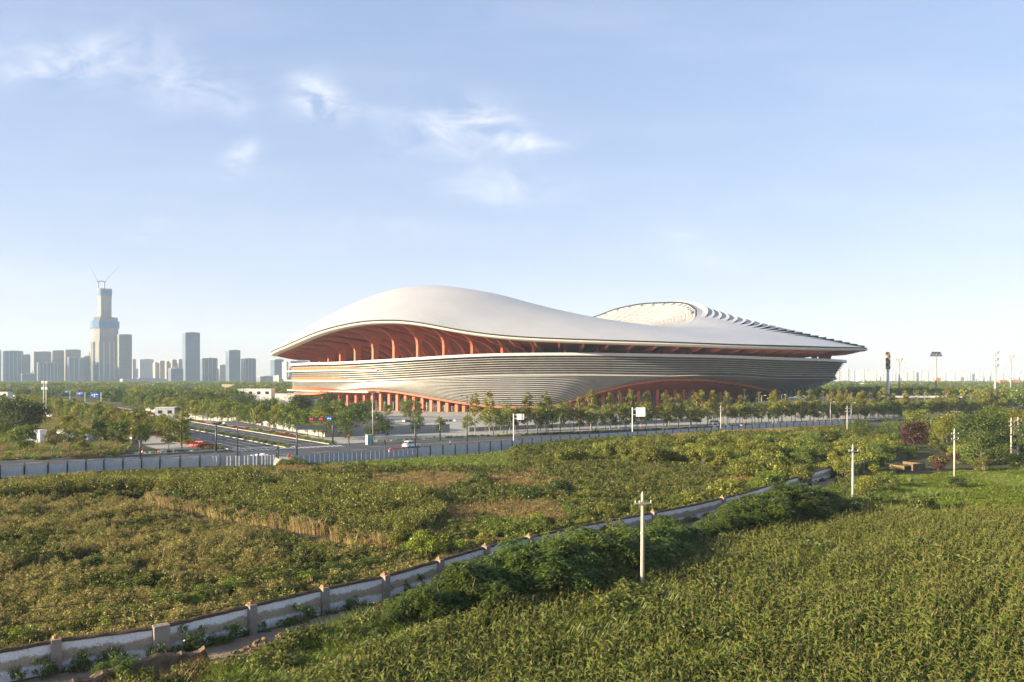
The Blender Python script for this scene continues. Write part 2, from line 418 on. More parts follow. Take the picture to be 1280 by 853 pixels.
        for o, n_ in zip(outer, inner):
            rows.append([(o[0] - tx, o[1] - ty, o[2]), (n_[0] - tx, n_[1] - ty, n_[2]), (n_[0] + tx, n_[1] + ty, n_[2]), (o[0] + tx, o[1] + ty, o[2])])
        mb.grid(rows); part(mb, 'rib', M_REDD)
    # front columns flaring into the vault
    for i in range(64):
        d = 360 * (i + .5) / 64
        if 12 < d < 160 or gap(d): continue
        ph = math.radians(d); zb = pick(ZBOWL, d) - .6
        qc = .42; hgt = vault(d, qc)[2] - zb
        if hgt < 3: continue
        tx, ty = -math.sin(ph) * SA, math.cos(ph) * SB; tl = math.hypot(tx, ty); tx, ty = tx / tl * .6, ty / tl * .6
        rows = []; e = [0, .25, .5, .65, .78, .88, .95, 1.0]
        for k in e:
            z = zb + hgt * k
            flare = max(0.0, (k - .5) / .5)
            qo = qc - .035 - .20 * flare ** 2.4; qi = qc + .035 + .22 * flare ** 3.2
            def pq(q):
                u = .98 + (UV(d) - .98) * q; return ring(u, ph)
            a, b_ = pq(qo), pq(qi); za = min(z, vault(d, qo)[2]); zi = min(z, vault(d, qi)[2])
            rows.append([(a[0] - tx, a[1] - ty, za), (b_[0] - tx, b_[1] - ty, zi), (b_[0] + tx, b_[1] + ty, zi), (a[0] + tx, a[1] + ty, za), (a[0] - tx, a[1] - ty, za)])
        mb = MB(); mb.grid(rows); part(mb, 'column', M_REDD)
    # concourse floor and parapet
    def ringpts(d, us, zs):
        return [(*ring(u, math.radians(d)), z) for u, z in zip(us, zs)]
    mb = MB(); mb.grid([ringpts(d, [UBOWL - .004, .60], [pick(ZBOWL, d) - .5] * 2) for d in DEGS], True); part(mb, 'concourse_deck', M_DECK)
    mb = MB(); mb.grid([ringpts(d, [UBOWL - .006, UBOWL - .006, UBOWL + .007, UBOWL + .008, UBOWL - .002], [pick(ZBOWL, d) + k for k in (-.5, .75, .75, -.55, -.75)]) for d in DEGS], True)
    part(mb, 'parapet', M_WHITE)
    # inner bowl (stands) so that nothing is hollow
    mb = MB(); mb.grid([ringpts(d, [.70, .60, .22], [pick(ZBOWL, d) - .3, pick(ZBOWL, d) - 4, 1.0]) for d in DEGS], True); part(mb, 'seating_bowl', surf('grey_seats', (.3, .28, .27), .7))
    # bowl backing and louvres
    VV = np.concatenate([np.linspace(0, VC, 10), np.linspace(VC, 1, 6)[1:]])
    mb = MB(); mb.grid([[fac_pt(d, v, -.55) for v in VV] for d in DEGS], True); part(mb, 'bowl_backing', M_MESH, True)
    nlow, nup = 16, 9
    vs_ = [VC * i / nlow for i in range(nlow)] + [VC + (1 - VC) * (i + .3) / nup for i in range(nup)]
    dsel = [d for d in DEGS if not 25 < d < 145]
    k0 = int(np.argmin([abs(d - 145) for d in DEGS])) + 1
    order = [DEGS[(k0 + j) % PHI_N] for j in range(PHI_N) if not 25 < DEGS[(k0 + j) % PHI_N] < 145]
    for i, v in enumerate(vs_):
        dv = (VC / nlow if v < VC else (1 - VC) / nup)
        rows = []
        for d in order:
            fr = .46 if v < VC else .30
            a = fac_pt(d, v, .42); c = fac_pt(d, min(1, v + dv * fr), .20 if v < VC else .34); e = fac_pt(d, v, -.5)
            rows.append([(e[0], e[1], a[2] + .02), (a[0], a[1], a[2]), c, (fac_pt(d, min(1, v + dv * fr), -.5)[0], fac_pt(d, min(1, v + dv * fr), -.5)[1], c[2])])
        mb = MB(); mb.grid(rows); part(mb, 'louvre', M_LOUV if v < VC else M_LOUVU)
    # crease ledge
    mb = MB(); mb.grid([[fac_pt(d, VC - .02, .2), fac_pt(d, VC - .004, 1.0), fac_pt(d, VC + .012, .2)] for d in order]); part(mb, 'ledge', M_WHITE)
    # open terraces at the left end: red slits with a pale lip under each
    dq = np.arange(172, 300, .25); pq_ = np.array([640 + 1000 * fac_pt(d, .6)[0] / fac_pt(d, .6)[1] for d in dq]); i0 = int(np.argmin(pq_))
    dat = lambda px: float(np.interp(px, pq_[i0:], dq[i0:]))
    def at_z(d, z, out):
        zb, zt = pick(ZBOT, d), pick(ZBOWL, d); lo, hi = 0.0, 1.0
        for _ in range(24):
            m = (lo + hi) / 2
            if fac_pt(d, m)[2] < z: lo = m
            else: hi = m
        x, y, _ = fac_pt(d, lo, out); return (x, y, z)
    for z0, z1, pe, pl in ((21.9, 23.7, 474, 476), (16.3, 18.3, 446, 462), (10.4, 12.3, 428, 446)):
        rows, lip = [], []; de, dl = dat(pe), dat(pl)
        for d in np.arange(140, de, .8):
            e = min(1, (de - d) / 9) ** .7; zz = z0 + (z1 - z0) * max(.04, e); rows.append([at_z(d, z0, .6), at_z(d, zz, .6)])
        for d in np.arange(140, dl, .8):
            e = min(1, (dl - d) / 9); o = .55 + .9 * e + 2.6 * max(0.0, min(1.0, (205 - d) / 20)); lip.append([at_z(d, z0 + .08, .3), at_z(d, z0 + .08, o), at_z(d, z0 - .3 - .25 * e, o + .05), at_z(d, z0 - .9, .5)])
        mb = MB(); mb.grid(rows); part(mb, 'terrace_wall', M_REDD)
        mb = MB(); mb.grid(lip); part(mb, 'terrace_lip', M_WHITE)
    # arcade: soffit, glass, mullions, columns
    dd = np.arange(150, 385, .5)
    rows = []
    for j, d in enumerate(dd):
        ub, zb = pick(UBOT, d), pick(ZBOT, d); r_ = []
        for k in range(7):
            w = k / 6; saw = .55 * (((j + k * .7) % 4) < 1.2) * math.sin(PI * min(1, w * 3 + .05)) if zb > 4 else 0
            u = ub + .002 - .10 * w; r_.append((*ring(u, math.radians(d)), zb + (zb * .56 - zb) * w - saw))
        rows.append(r_)
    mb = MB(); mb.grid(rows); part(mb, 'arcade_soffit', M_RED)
    mb = MB(); mb.grid([[fac_pt(d, 0, .5), (fac_pt(d, 0, .5)[0], fac_pt(d, 0, .5)[1], pick(ZBOT, d) - .9), (*ring(pick(UBOT, d) - .006, math.radians(d)), pick(ZBOT, d) - .95)] for d in dd])
    part(mb, 'arcade_fascia', M_REDD)
    mb = MB(); mb.grid([[(*ring(pick(UBOT, d) - .095, math.radians(d)), z) for z in (0, pick(ZBOT, d) * .6)] for d in dd]); part(mb, 'arcade_glass', M_GLASS)
    mb = MB()
    for d in np.arange(150, 384, .9):
        zt = pick(ZBOT, d) * .6
        if zt < 1.5: continue
        x, y = ring(pick(UBOT, d) - .094, math.radians(d)); mb.box((x, y, zt / 2), (.22, .22, zt), math.radians(d))
    for h in (2.4, 4.8, 7.2):
        for j in range(len(dd) - 1):
            if pick(ZBOT, dd[j]) * .6 > h + .5:
                p = ring(pick(UBOT, dd[j]) - .094, math.radians(dd[j])); q = ring(pick(UBOT, dd[j + 1]) - .094, math.radians(dd[j + 1]))
                mb.tube([(*p, h), (*q, h)], .10, 4, False)
    part(mb, 'arcade_mullions', surf('pale_mullion', (.45, .43, .4), .5))
    du = np.arange(172, 372, .25); pxs = [640 + 1000 * ring(pick(UBOT, d) - .03, math.radians(d))[0] / ring(pick(UBOT, d) - .03, math.radians(d))[1] for d in du]
    for px in list(np.arange(404, 600, 10.4)) + list(np.arange(708, 984, 12.2)):
        j = int(np.argmin(np.abs(np.array(pxs) - px))); d = du[j]; far = px > 650; u = pick(UBOT, d) - (.078 if far else .03); zt = pick(ZBOT, d) * (.66 if far else .87) + .2
        if zt < 2: continue
        mb = MB(); mb.box((*ring(u, math.radians(d)), zt / 2), (1.5, 1.7, zt), math.radians(d)); part(mb, 'arcade_column', M_REDD)
    # translucent inner roof seen through the opening
    m, nt = new_mat('membrane'); L = nt.links.new; out = N(nt, 'ShaderNodeOutputMaterial'); dfs = N(nt, 'ShaderNodeBsdfDiffuse'); tr = N(nt, 'ShaderNodeBsdfTranslucent'); mx = N(nt, 'ShaderNodeMixShader'); mx.inputs[0].default_value = .3
    tc = N(nt, 'ShaderNodeTexCoord'); no = N(nt, 'ShaderNodeTexNoise', Scale=.25, Detail=5.0); L(tc.outputs['Object'], no.inputs[0]); r = ramp(nt, no.outputs['Fac'], [(.3, (.56, .55, .53)), (.65, (.76, .75, .73))])
    L(r.outputs[0], dfs.inputs[0]); L(r.outputs[0], tr.inputs[0]); L(dfs.outputs[0], mx.inputs[1]); L(tr.outputs[0], mx.inputs[2]); L(mx.outputs[0], out.inputs[0])
    def mem(d, w, dz=0.0):
        uo, zo = pick(UOPEN, d), pick(ZOPEN, d); u = uo - .006 + (.16 - uo) * w; x, y = ring(u, math.radians(d))
        return (x, y, (zo - .8) + (47 - zo + .8) * (1 - (1 - w) ** 1.3) + dz)
    W = np.linspace(0, 1, 34)
    rows = []
    for j, d in enumerate(np.arange(0, 360, 1.25)):
        rows.append([mem(d, w, -.35 * (k % 2) * (j % 2)) for k, w in enumerate(W)])
    mb = MB(); mb.grid(rows, True); part(mb, 'inner_membrane', m, False)
    mb = MB()
    for d in np.arange(0, 360, 4): mb.tube([mem(d, w, .25) for w in W[::3]], .10, 4, False)
    for w in np.linspace(.04, .98, 24): mb.tube([mem(d, w, .25) for d in np.arange(0, 360.1, 5)], .10, 4, False)
    part(mb, 'cable_net', surf('cable_grey', (.38, .36, .34), .5, .1))
    mb = MB(); mb.grid([[roof_pt(d, 1), tuple(np.array(roof_pt(d, 1.006)) + (0, 0, .25)), mem(d, .004, -.4)] for d in DEGS if 18 < d < 118])
    part(mb, 'opening_edge', M_DARK, True)
    for d in np.arange(15, 110, 4.2):
        p, q = mem(d, .01, -.2), mem(d, .05, .3); mb = MB(); mb.tube([p, q], [.5, .25], 5); part(mb, 'edge_bracket', M_DARK)
    # overlapping scales stepping down the right-hand ridge
    NS = 21
    ridge = lambda t: float(np.interp(t, [.03, .1, .2, .3, .4, .5, .6, .7, .8, .9, 1], [-20, -17, -12, -9, -5, 0, 7, 17, 30, 38, 41]))   # the roof's crest line
    t_edges = [0.93 * (1 - i / NS) ** 1.05 + .012 for i in range(NS + 1)]
    crest = [ridge(min(.96, t)) for t in t_edges]
    for i in range(NS):
        t0, t1 = t_edges[i], t_edges[i + 1]; near = 42 - 31 * i / NS; far = 14; rows, riser = [], []
        c0 = crest[i]
        for k_, a in enumerate(np.linspace(-1, 1, 23)):
            env = max(0.0, 1 - abs(a) ** 2.6); d = c0 + (a * far if a > 0 else a * near)
            bend = (.07 if a > 0 else .05) * (a * a)
            ta = min(.985, t0 + bend); tb = min(.985, t1 + bend); lift = (2.5 - 1.8 * i / NS) * env
            r_ = [roof_pt(d, ta + (tb - ta) * k, .03 + lift * k ** 1.5) for k in np.linspace(0, 1, 6)]
            q = roof_pt(d, tb + (ta - tb) * .06, -.1); rows.append(r_); riser.append([r_[-1], (q[0], q[1], r_[-1][2] - lift * .35), q])
        mb = MB(); mb.grid(rows); f = part(mb, 'roof_scale', M_ROOF, True)
        mb = MB(); mb.grid(riser); part(mb, 'scale_riser', M_SHADE, True, f)
    # small rooftop mast on the bowl's right end
    x, y, z = at_dist(1024, 451, 545 * K); mb = MB(); mb.box((x, y, z + .6), (7, 3, .5)); mb.box((x, y, z), (3, 2, 1.2)); mb.tube([(x, y, z), (x, y, z + 3.2)], .12, 5)
    part(mb, 'roof_plant', M_DARK)
    return root
# ---------------------------------------------------------------- plants
def leaves(centers, radii, n, size, rng, aspect=0.55, up=0.35, shell=0.45, droop=0.0):
    """n leaf-sized faces spread through a set of ellipsoid clumps"""
    C = np.asarray(centers, float); R = np.asarray(radii, float)
    if R.ndim == 1: R = np.repeat(R[:, None], 3, 1)
    w = R.prod(1) ** 0.67; k = rng.choice(len(C), n, p=w / w.sum())
    d = rng.normal(size=(n, 3)); d /= np.linalg.norm(d, axis=1)[:, None]
    rad = shell + (1 - shell) * rng.random(n) ** 0.6; rad = np.where(rng.random(n) < .25, rng.random(n), rad)
    P = C[k] + d * R[k] * rad[:, None]
    nrm = d * .6 + rng.normal(size=(n, 3)) * .55 + np.array([0, 0, up]); nrm /= np.linalg.norm(nrm, axis=1)[:, None]
    ax = np.cross(nrm, rng.normal(size=(n, 3))); ax /= np.linalg.norm(ax, axis=1)[:, None] + 1e-9
    ax[:, 2] -= droop; ax /= np.linalg.norm(ax, axis=1)[:, None]
    bx = np.cross(nrm, ax); L = size * (0.65 + .7 * rng.random(n))[:, None]
    fold = nrm * L * .12
    V = np.stack([P - ax * L * .5, P + bx * L * aspect * .5 + fold, P + ax * L * .5, P - bx * L * aspect * .5 + fold], 1).reshape(-1, 3)
    F = np.arange(4 * n).reshape(-1, 4)
    return V, F
def blades(n, rng, r, h, width, lean=0.35, segs=2, base_r=None):
    """upright grass-like blades / stems"""
    a = rng.random(n) * 2 * PI; q = np.sqrt(rng.random(n)) * (base_r if base_r is not None else r * .35)
    bx, by = np.cos(a) * q, np.sin(a) * q
    a2 = a + rng.normal(size=n) * .7; hh = h * (.6 + .5 * rng.random(n)); ln = lean * (.3 + rng.random(n)) * hh
    V = []; F = []
    sx, sy = -np.sin(a2 + 1.0), np.cos(a2 + 1.0)
    for k in range(segs + 1):
        t = k / segs; wd = width * (1 - .85 * t) * .5
        cx = bx + np.cos(a2) * ln * t * t; cy = by + np.sin(a2) * ln * t * t; cz = hh * (t - .12 * t * t * lean)
        V.append(np.stack([cx - sx * wd, cy - sy * wd, cz], 1)); V.append(np.stack([cx + sx * wd, cy + sy * wd, cz], 1))
    m = 2 * (segs + 1); V = np.stack(V, 1).reshape(-1, 3); base = (np.arange(n) * m)[:, None]
    for k in range(segs): F.append(base + np.array([2 * k, 2 * k + 1, 2 * k + 3, 2 * k + 2])[None])
    return V, np.concatenate(F)
def join(parts):
    """[(V, F, material index)] -> arrays"""
    Vs, Fs, mi, o = [], [], [], 0
    for V, F, m in parts: Vs.append(V); Fs.append(F + o); mi.append(np.full(len(F), m)); o += len(V)
    return np.concatenate(Vs), np.concatenate(Fs), np.concatenate(mi)

LM = {}
def plant_materials():
    LM['bark'] = surf('bark', (.16, .13, .10), .9, .3, 3.0)
    LM['bark_pale'] = surf('pale_bark', (.30, .26, .21), .9, .25, 3.0)
    LM['olive'] = leafmat('olive_leaf', (.115, .14, .020), (.24, .245, .040), .4, (.20, .17, .03))
    LM['green'] = leafmat('green_leaf', (.070, .118, .018), (.175, .215, .036), .4)
    LM['dark'] = leafmat('dark_leaf', (.034, .064, .014), (.090, .130, .025), .3)
    LM['bright'] = leafmat('bright_leaf', (.13, .185, .018), (.26, .31, .04), .45)
    LM['yellow'] = leafmat('yellow_leaf', (.17, .16, .02), (.34, .27, .03), .4, objvar=.2)
    LM['orange'] = leafmat('russet_leaf', (.20, .12, .03), (.32, .19, .05), .35, objvar=.25)
    LM['purple'] = leafmat('purple_leaf', (.040, .018, .016), (.085, .034, .028), .25, objvar=.1)
    LM['hedge'] = leafmat('compound_leaf', (.048, .088, .018), (.130, .180, .036), .35, (.12, .16, .03), objvar=.18)
    LM['tan'] = leafmat('dry_weed', (.205, .180, .050), (.37, .31, .10), .35, objvar=.30)
    LM['weed'] = leafmat('weed_leaf', (.075, .10, .020), (.20, .20, .042), .35, objvar=.30)
    LM['grass'] = leafmat('grass_blade', (.095, .150, .020), (.21, .26, .042), .4, objvar=.25)
    LM['dry'] = leafmat('dry_grass', (.20, .140, .055), (.36, .255, .105), .35, objvar=.25)
    LM['corn'] = leafmat('corn_leaf', (.028, .058, .012), (.150, .180, .028), .38, (.18, .15, .04), objvar=.25)
    LM['tassel'] = leafmat('corn_tassel', (.17, .13, .05), (.30, .235, .09), .3, objvar=.25)
    LM['straw'] = leafmat('straw', (.36, .27, .12), (.52, .41, .20), .4, objvar=.2)
    LM['flower'] = leafmat('yellow_flower', (.42, .32, .02), (.55, .42, .03), .3)
    LM['redflower'] = leafmat('red_flower', (.20, .035, .015), (.30, .11, .03), .2)

def trunk_mb(rng, h, r, limbs, spread, start=.35, lean=.06, n=5):
    mb = MB(); tops = []
    p = [(0, 0, -.1)]
    for k in range(1, 5): p.append((rng.normal() * lean * h * .25, rng.normal() * lean * h * .25, h * k / 4))
    mb.tube(p, [r * 1.25, r, r * .8, r * .55, r * .2], n)
    for i in range(limbs):
        f = start + (1 - start) * .8 * (i + .5) / limbs; a = i * 2.4 + rng.random(); z = h * f
        k = min(3, int(f * 4)); q = f * 4 - k; b = [p[k][j] + (p[min(4, k + 1)][j] - p[k][j]) * q for j in range(2)]
        ln = spread * (1.05 - .45 * f) * (.7 + .5 * rng.random()); up = ln * (.55 + .5 * rng.random())
        e = (b[0] + math.cos(a) * ln, b[1] + math.sin(a) * ln, z + up)
        m = (b[0] + math.cos(a) * ln * .55, b[1] + math.sin(a) * ln * .55, z + up * .35)
        mb.tube([(b[0], b[1], z), m, e], [r * .45, r * .3, r * .10], 4, False); tops.append(e)
    tops.append(p[-1])
    return mb, tops
PROTO = {}
def proto_tree(kind, i, h, r, crown0, nl, leaf, lm, limbs=7, tr=.09, sq=1.0, bark='bark', droop=0.0, extra=None, clump=.42):
    """returns (trunk mesh, crown mesh)"""
    rng = np.random.default_rng(sum(map(ord, kind)) * 31 + i)
    mb, tops = trunk_mb(rng, h * .93, tr, limbs, r, crown0 / h)
    C, R = [], []
    for e in tops:
        q = np.array(e); q[2] = min(q[2], h * .95)
        C.append(q * np.array([.85, .85, 1])); R.append(r * clump * (.75 + .5 * rng.random()) * np.array([1, 1, .8 * sq]))
    for _ in range(int(limbs * 1.2)):
        a = rng.random() * 2 * PI; z = crown0 + (h - crown0) * rng.random(); w = math.sin(PI * min(1, max(0.08, (z - crown0) / (h - crown0) * .85 + .12))) ** .6
        q = r * w * (.35 + .5 * rng.random()); C.append(np.array([math.cos(a) * q, math.sin(a) * q, z])); R.append(r * clump * (.6 + .5 * rng.random()) * np.array([1, 1, .75 * sq]))
    V, F = leaves(C, np.array(R), nl, leaf, rng, droop=droop)
    parts = [(V, F, 0)]; mats = [LM[lm]]
    if extra:
        lm2, n2, z2 = extra; C2 = [c for c in C if c[2] > h * z2] or C[-2:]
        V2, F2 = leaves(C2, [r * .33] * len(C2), n2, leaf, rng); parts.append((V2, F2, 1)); mats.append(LM[lm2])
    V, F, mi = join(parts); keep = V[:, 2].reshape(-1, 4).min(1) > .15
    F = F[keep]; mi = mi[keep]
    tm = mb.mesh(kind + '_trunk', LM[bark]); cm = np_mesh(kind + '_crown', V, F, mats, mi)
    PROTO.setdefault(kind, []).append((tm, cm))
def proto_shrub(kind, i, h, r, nl, leaf, lm, mats2=None, n2=0, stems=6, bark='bark', clumps=9, aspect=.55):
    rng = np.random.default_rng(sum(map(ord, kind)) * 17 + i); mb = MB(); C, R = [], []
    for k in range(stems):
        a = 2 * PI * k / stems + rng.random(); q = r * (.25 + .5 * rng.random()); z = h * (.5 + .4 * rng.random())
        mb.tube([(math.cos(a) * .08, math.sin(a) * .08, -.05), (math.cos(a) * q * .5, math.sin(a) * q * .5, z * .6), (math.cos(a) * q, math.sin(a) * q, z)], [.05 * h / 3 + .012, .03 * h / 3 + .008, .008], 4, False)
        C.append((math.cos(a) * q, math.sin(a) * q, z * .92)); R.append(np.array([r * .38, r * .38, h * .2]) * (.7 + .5 * rng.random()))
    for k in range(clumps):
        a = rng.random() * 2 * PI; q = r * .72 * math.sqrt(rng.random()); z = h * (.22 + .6 * rng.random() * (1 - .5 * (q / r) ** 2))
        C.append((math.cos(a) * q, math.sin(a) * q, z)); R.append(np.array([r * .36, r * .36, h * .2]) * (.7 + .5 * rng.random()))
    V, F = leaves(C, np.array(R), nl, leaf, rng, aspect); parts = [(V, F, 0)]; mats = [LM[lm]]
    if mats2:
        hi = sorted(range(len(C)), key=lambda j: -C[j][2])[:max(3, len(C) // 3)]
        V2, F2 = leaves([C[j] for j in hi], np.array([R[j] for j in hi]) * 1.05, n2, leaf * .8, rng, .8); parts.append((V2, F2, 1)); mats.append(LM[mats2])
    V, F, mi = join(parts); keep = V[:, 2].reshape(-1, 4).min(1) > .03
    PROTO.setdefault(kind, []).append((mb.mesh(kind + '_stem', LM[bark]), np_mesh(kind + '_foliage', V, F[keep], mats, mi[keep])))
def compound_bush(kind, i, h, r, fronds, lm):
    """bush of long drooping pinnate leaves, the leaflets as separate faces"""
    rng = np.random.default_rng(900 + i); mb = MB(); Vs, Fs, o = [], [], 0
    for k in range(9):
        a = 2 * PI * k / 9 + rng.random(); q = r * (.2 + .55 * rng.random()); z = h * (.5 + .4 * rng.random())
        mb.tube([(math.cos(a) * .1, math.sin(a) * .1, -.05), (math.cos(a) * q * .45, math.sin(a) * q * .45, z * .6), (math.cos(a) * q, math.sin(a) * q, z)], [.06, .04, .015], 4, False)
    crowns = []
    for k in range(34):
        a = rng.random() * 2 * PI; q = r * math.sqrt(rng.random()) * .92; top = h * (1 - .55 * (q / r) ** 2) * (.78 + .28 * rng.random())
        crowns.append((math.cos(a) * q, math.sin(a) * q, top * (.45 + .5 * rng.random() ** .5)))
    for f in range(fronds):
        c = np.array(crowns[rng.integers(len(crowns))]) + rng.normal(size=3) * .16
        a = rng.random() * 2 * PI; L = .55 + .4 * rng.random(); el = .5 * rng.random() + .05
        dx = np.array([math.cos(a), math.sin(a), 0]); sd = np.array([-math.sin(a), math.cos(a), 0])
        for j in range(1, 7):
            t = j / 6; p = c + dx * L * t + np.array([0, 0, L * (el * t - .75 * t * t)])
            for sg in (-1, 1):
                ln = .30 * (1 - .35 * t); dirv = sd * sg * .85 + dx * .45 + np.array([0, 0, -.25 + .2 * rng.normal()]); wv = np.cross(dirv, [0, 0, 1.0]); wv /= np.linalg.norm(wv)
                wv = wv + np.array([0, 0, .25 * rng.normal()])
                e = p + dirv * ln; mid = p + dirv * ln * .45
                Vs += [p, mid + wv * .055, e, mid - wv * .055]; Fs.append([o, o + 1, o + 2, o + 3]); o += 4
    V = np.array(Vs); F = np.array(Fs); keep = V[:, 2].reshape(-1, 4).min(1) > .02
    PROTO.setdefault(kind, []).append((mb.mesh(kind + '_stem', LM['bark']), np_mesh(kind + '_foliage', V, F[keep], LM[lm])))

def put_tree(name, kind, x, y, scale, label, cat='tree', group=None, i=None, rz=None, sz=1.0, parts=('trunk', 'crown'), z=0):
    pr = PROTO[kind]; i = random.randrange(len(pr)) if i is None else i % len(pr); tm, cm = pr[i]
    root = empty(name, (x, y, z), random.random() * 6.28 if rz is None else rz, label, cat, group); root.scale = (scale, scale, scale * sz)
    link(parts[0], tm, root); link(parts[1], cm, root)
    return root

def scatter(name, pts, meshes, label=None, cat=None, group=None, z=0.0):
    """pts: (x, y, rot, scale, index) rows; one object that instances plant meshes with geometry nodes"""
    pts = np.asarray(pts, float); me = bpy.data.meshes.new(name); me.vertices.add(len(pts))
    co = np.zeros((len(pts), 3)); co[:, :2] = pts[:, :2]; co[:, 2] = z if np.isscalar(z) else z
    me.vertices.foreach_set('co', co.astype(np.float32).ravel())
    for nm, col in (('rot', 2), ('scl', 3)):
        a = me.attributes.new(nm, 'FLOAT', 'POINT'); a.data.foreach_set('value', pts[:, col].astype(np.float32))
    a = me.attributes.new('idx', 'INT', 'POINT'); a.data.foreach_set('value', pts[:, 4].astype(np.int32))
    o = link(name, me); src = bpy.data.collections.new(name + '_source')
    for k, m in enumerate(meshes): src.objects.link(bpy.data.objects.new('%02d_%s_source' % (k, name), m))
    ng = bpy.data.node_groups.new(name + '_scatter', 'GeometryNodeTree')
    ng.interface.new_socket('Geometry', in_out='INPUT', socket_type='NodeSocketGeometry'); ng.interface.new_socket('Geometry', in_out='OUTPUT', socket_type='NodeSocketGeometry')
    L = ng.links.new; gi = ng.nodes.new('NodeGroupInput'); go = ng.nodes.new('NodeGroupOutput')
    ci = ng.nodes.new('GeometryNodeCollectionInfo'); ci.inputs[0].default_value = src; ci.inputs[1].default_value = True; ci.inputs[2].default_value = True
    iop = ng.nodes.new('GeometryNodeInstanceOnPoints'); iop.inputs['Pick Instance'].default_value = True
    def attr(nm, ty):
        n = ng.nodes.new('GeometryNodeInputNamedAttribute'); n.data_type = ty; n.inputs[0].default_value = nm; return n.outputs[0]
    cx = ng.nodes.new('ShaderNodeCombineXYZ'); L(attr('rot', 'FLOAT'), cx.inputs[2])
    L(gi.outputs[0], iop.inputs['Points']); L(ci.outputs[0], iop.inputs['Instance']); L(attr('idx', 'INT'), iop.inputs['Instance Index'])
    L(cx.outputs[0], iop.inputs['Rotation']); L(attr('scl', 'FLOAT'), iop.inputs['Scale']); L(iop.outputs[0], go.inputs[0])
    md = o.modifiers.new('scatter', 'NODES'); md.node_group = ng
    return tag(o, label, cat, group, 'stuff')
def noise2(x, y, s, seed=0):
    """cheap smooth value noise 0..1"""
    x = np.asarray(x) / s; y = np.asarray(y) / s; xi = np.floor(x).astype(int); yi = np.floor(y).astype(int); fx = x - xi; fy = y - yi
    fx = fx * fx * (3 - 2 * fx); fy = fy * fy * (3 - 2 * fy)
    def h(a, b):
        n = (a * 374761393 + b * 668265263 + seed * 974634777) & 0x7fffffff; n = ((n ^ (n >> 13)) * 1274126177) & 0x7fffffff
        return ((n ^ (n >> 16)) % 10007) / 10007.0
    return (h(xi, yi) * (1 - fx) + h(xi + 1, yi) * fx) * (1 - fy) + (h(xi, yi + 1) * (1 - fx) + h(xi + 1, yi + 1) * fx) * fy
def fill(poly, density, rng, jitter=True):
    xs = [p[0] for p in poly]; ys = [p[1] for p in poly]; A = (max(xs) - min(xs)) * (max(ys) - min(ys)); n = int(A * density)
    x = min(xs) + rng.random(n) * (max(xs) - min(xs)); y = min(ys) + rng.random(n) * (max(ys) - min(ys))
    k = inside_np(poly, x, y); return x[k], y[k]

def corn_meshes():
    res = []
    for i in range(6):
        rng = np.random.default_rng(500 + i); h = 1.75 + .2 * rng.random(); Vs, Fs, o = [], [], 0
        Vt, Ft = blades(1, rng, .02, h, .05, .02, 2, .0); Vs.append(Vt); Fs.append(Ft); o += len(Vt)
        for k in range(9):
            z = h * (.12 + .095 * k); a = k * PI + rng.normal() * .5 + i; L = .75 * (1 - .04 * abs(k - 4)) * (.85 + .3 * rng.random()); w = .105
            dx = np.array([math.cos(a), math.sin(a), 0]); sd = np.array([-math.sin(a), math.cos(a), 0]); rows = []
            for t in (0, .35, .7, 1.0):
                p = np.array([0, 0, z]) + dx * L * (t * .8) + np.array([0, 0, L * (.95 * t - 1.05 * t * t * (.75 + .5 * rng.random()))]); ww = w * (.7 + .6 * t if t < .4 else 1.0) * (1 - .95 * max(0, t - .35) / .65)
                tw = np.array([0, 0, .3 * ww]); rows += [p - sd * ww * .5 + tw, p + sd * ww * .5 - tw]
            Vs.append(np.array(rows)); Fs.append(np.array([[0, 1, 3, 2], [2, 3, 5, 4], [4, 5, 7, 6]]) + o); o += 8
        V = np.concatenate(Vs); F = np.concatenate(Fs)
        Vq, Fq = blades(5, rng, .12, .30, .02, .5, 2, .012); Vq[:, 2] += h * .97
        res.append((np_mesh('corn_leaves', V, F, LM['corn']), np_mesh('corn_tassel', Vq, Fq, LM['tassel'])))
    return res
def merged(pair, name):
    """one mesh from a leaf mesh and a tassel / trunk mesh, for the plants that are too many to be parts"""
    import bmesh
    bm = bmesh.new(); mats = []
    for m in pair:
        base = len(mats); mats += list(m.materials); n0 = len(bm.faces); bm.from_mesh(m); bm.faces.ensure_lookup_table()
        if base:
            for f in bm.faces[n0:]: f.material_index += base
    me = bpy.data.meshes.new(name); bm.to_mesh(me); bm.free()
    for m in mats: me.materials.append(m)
    return me
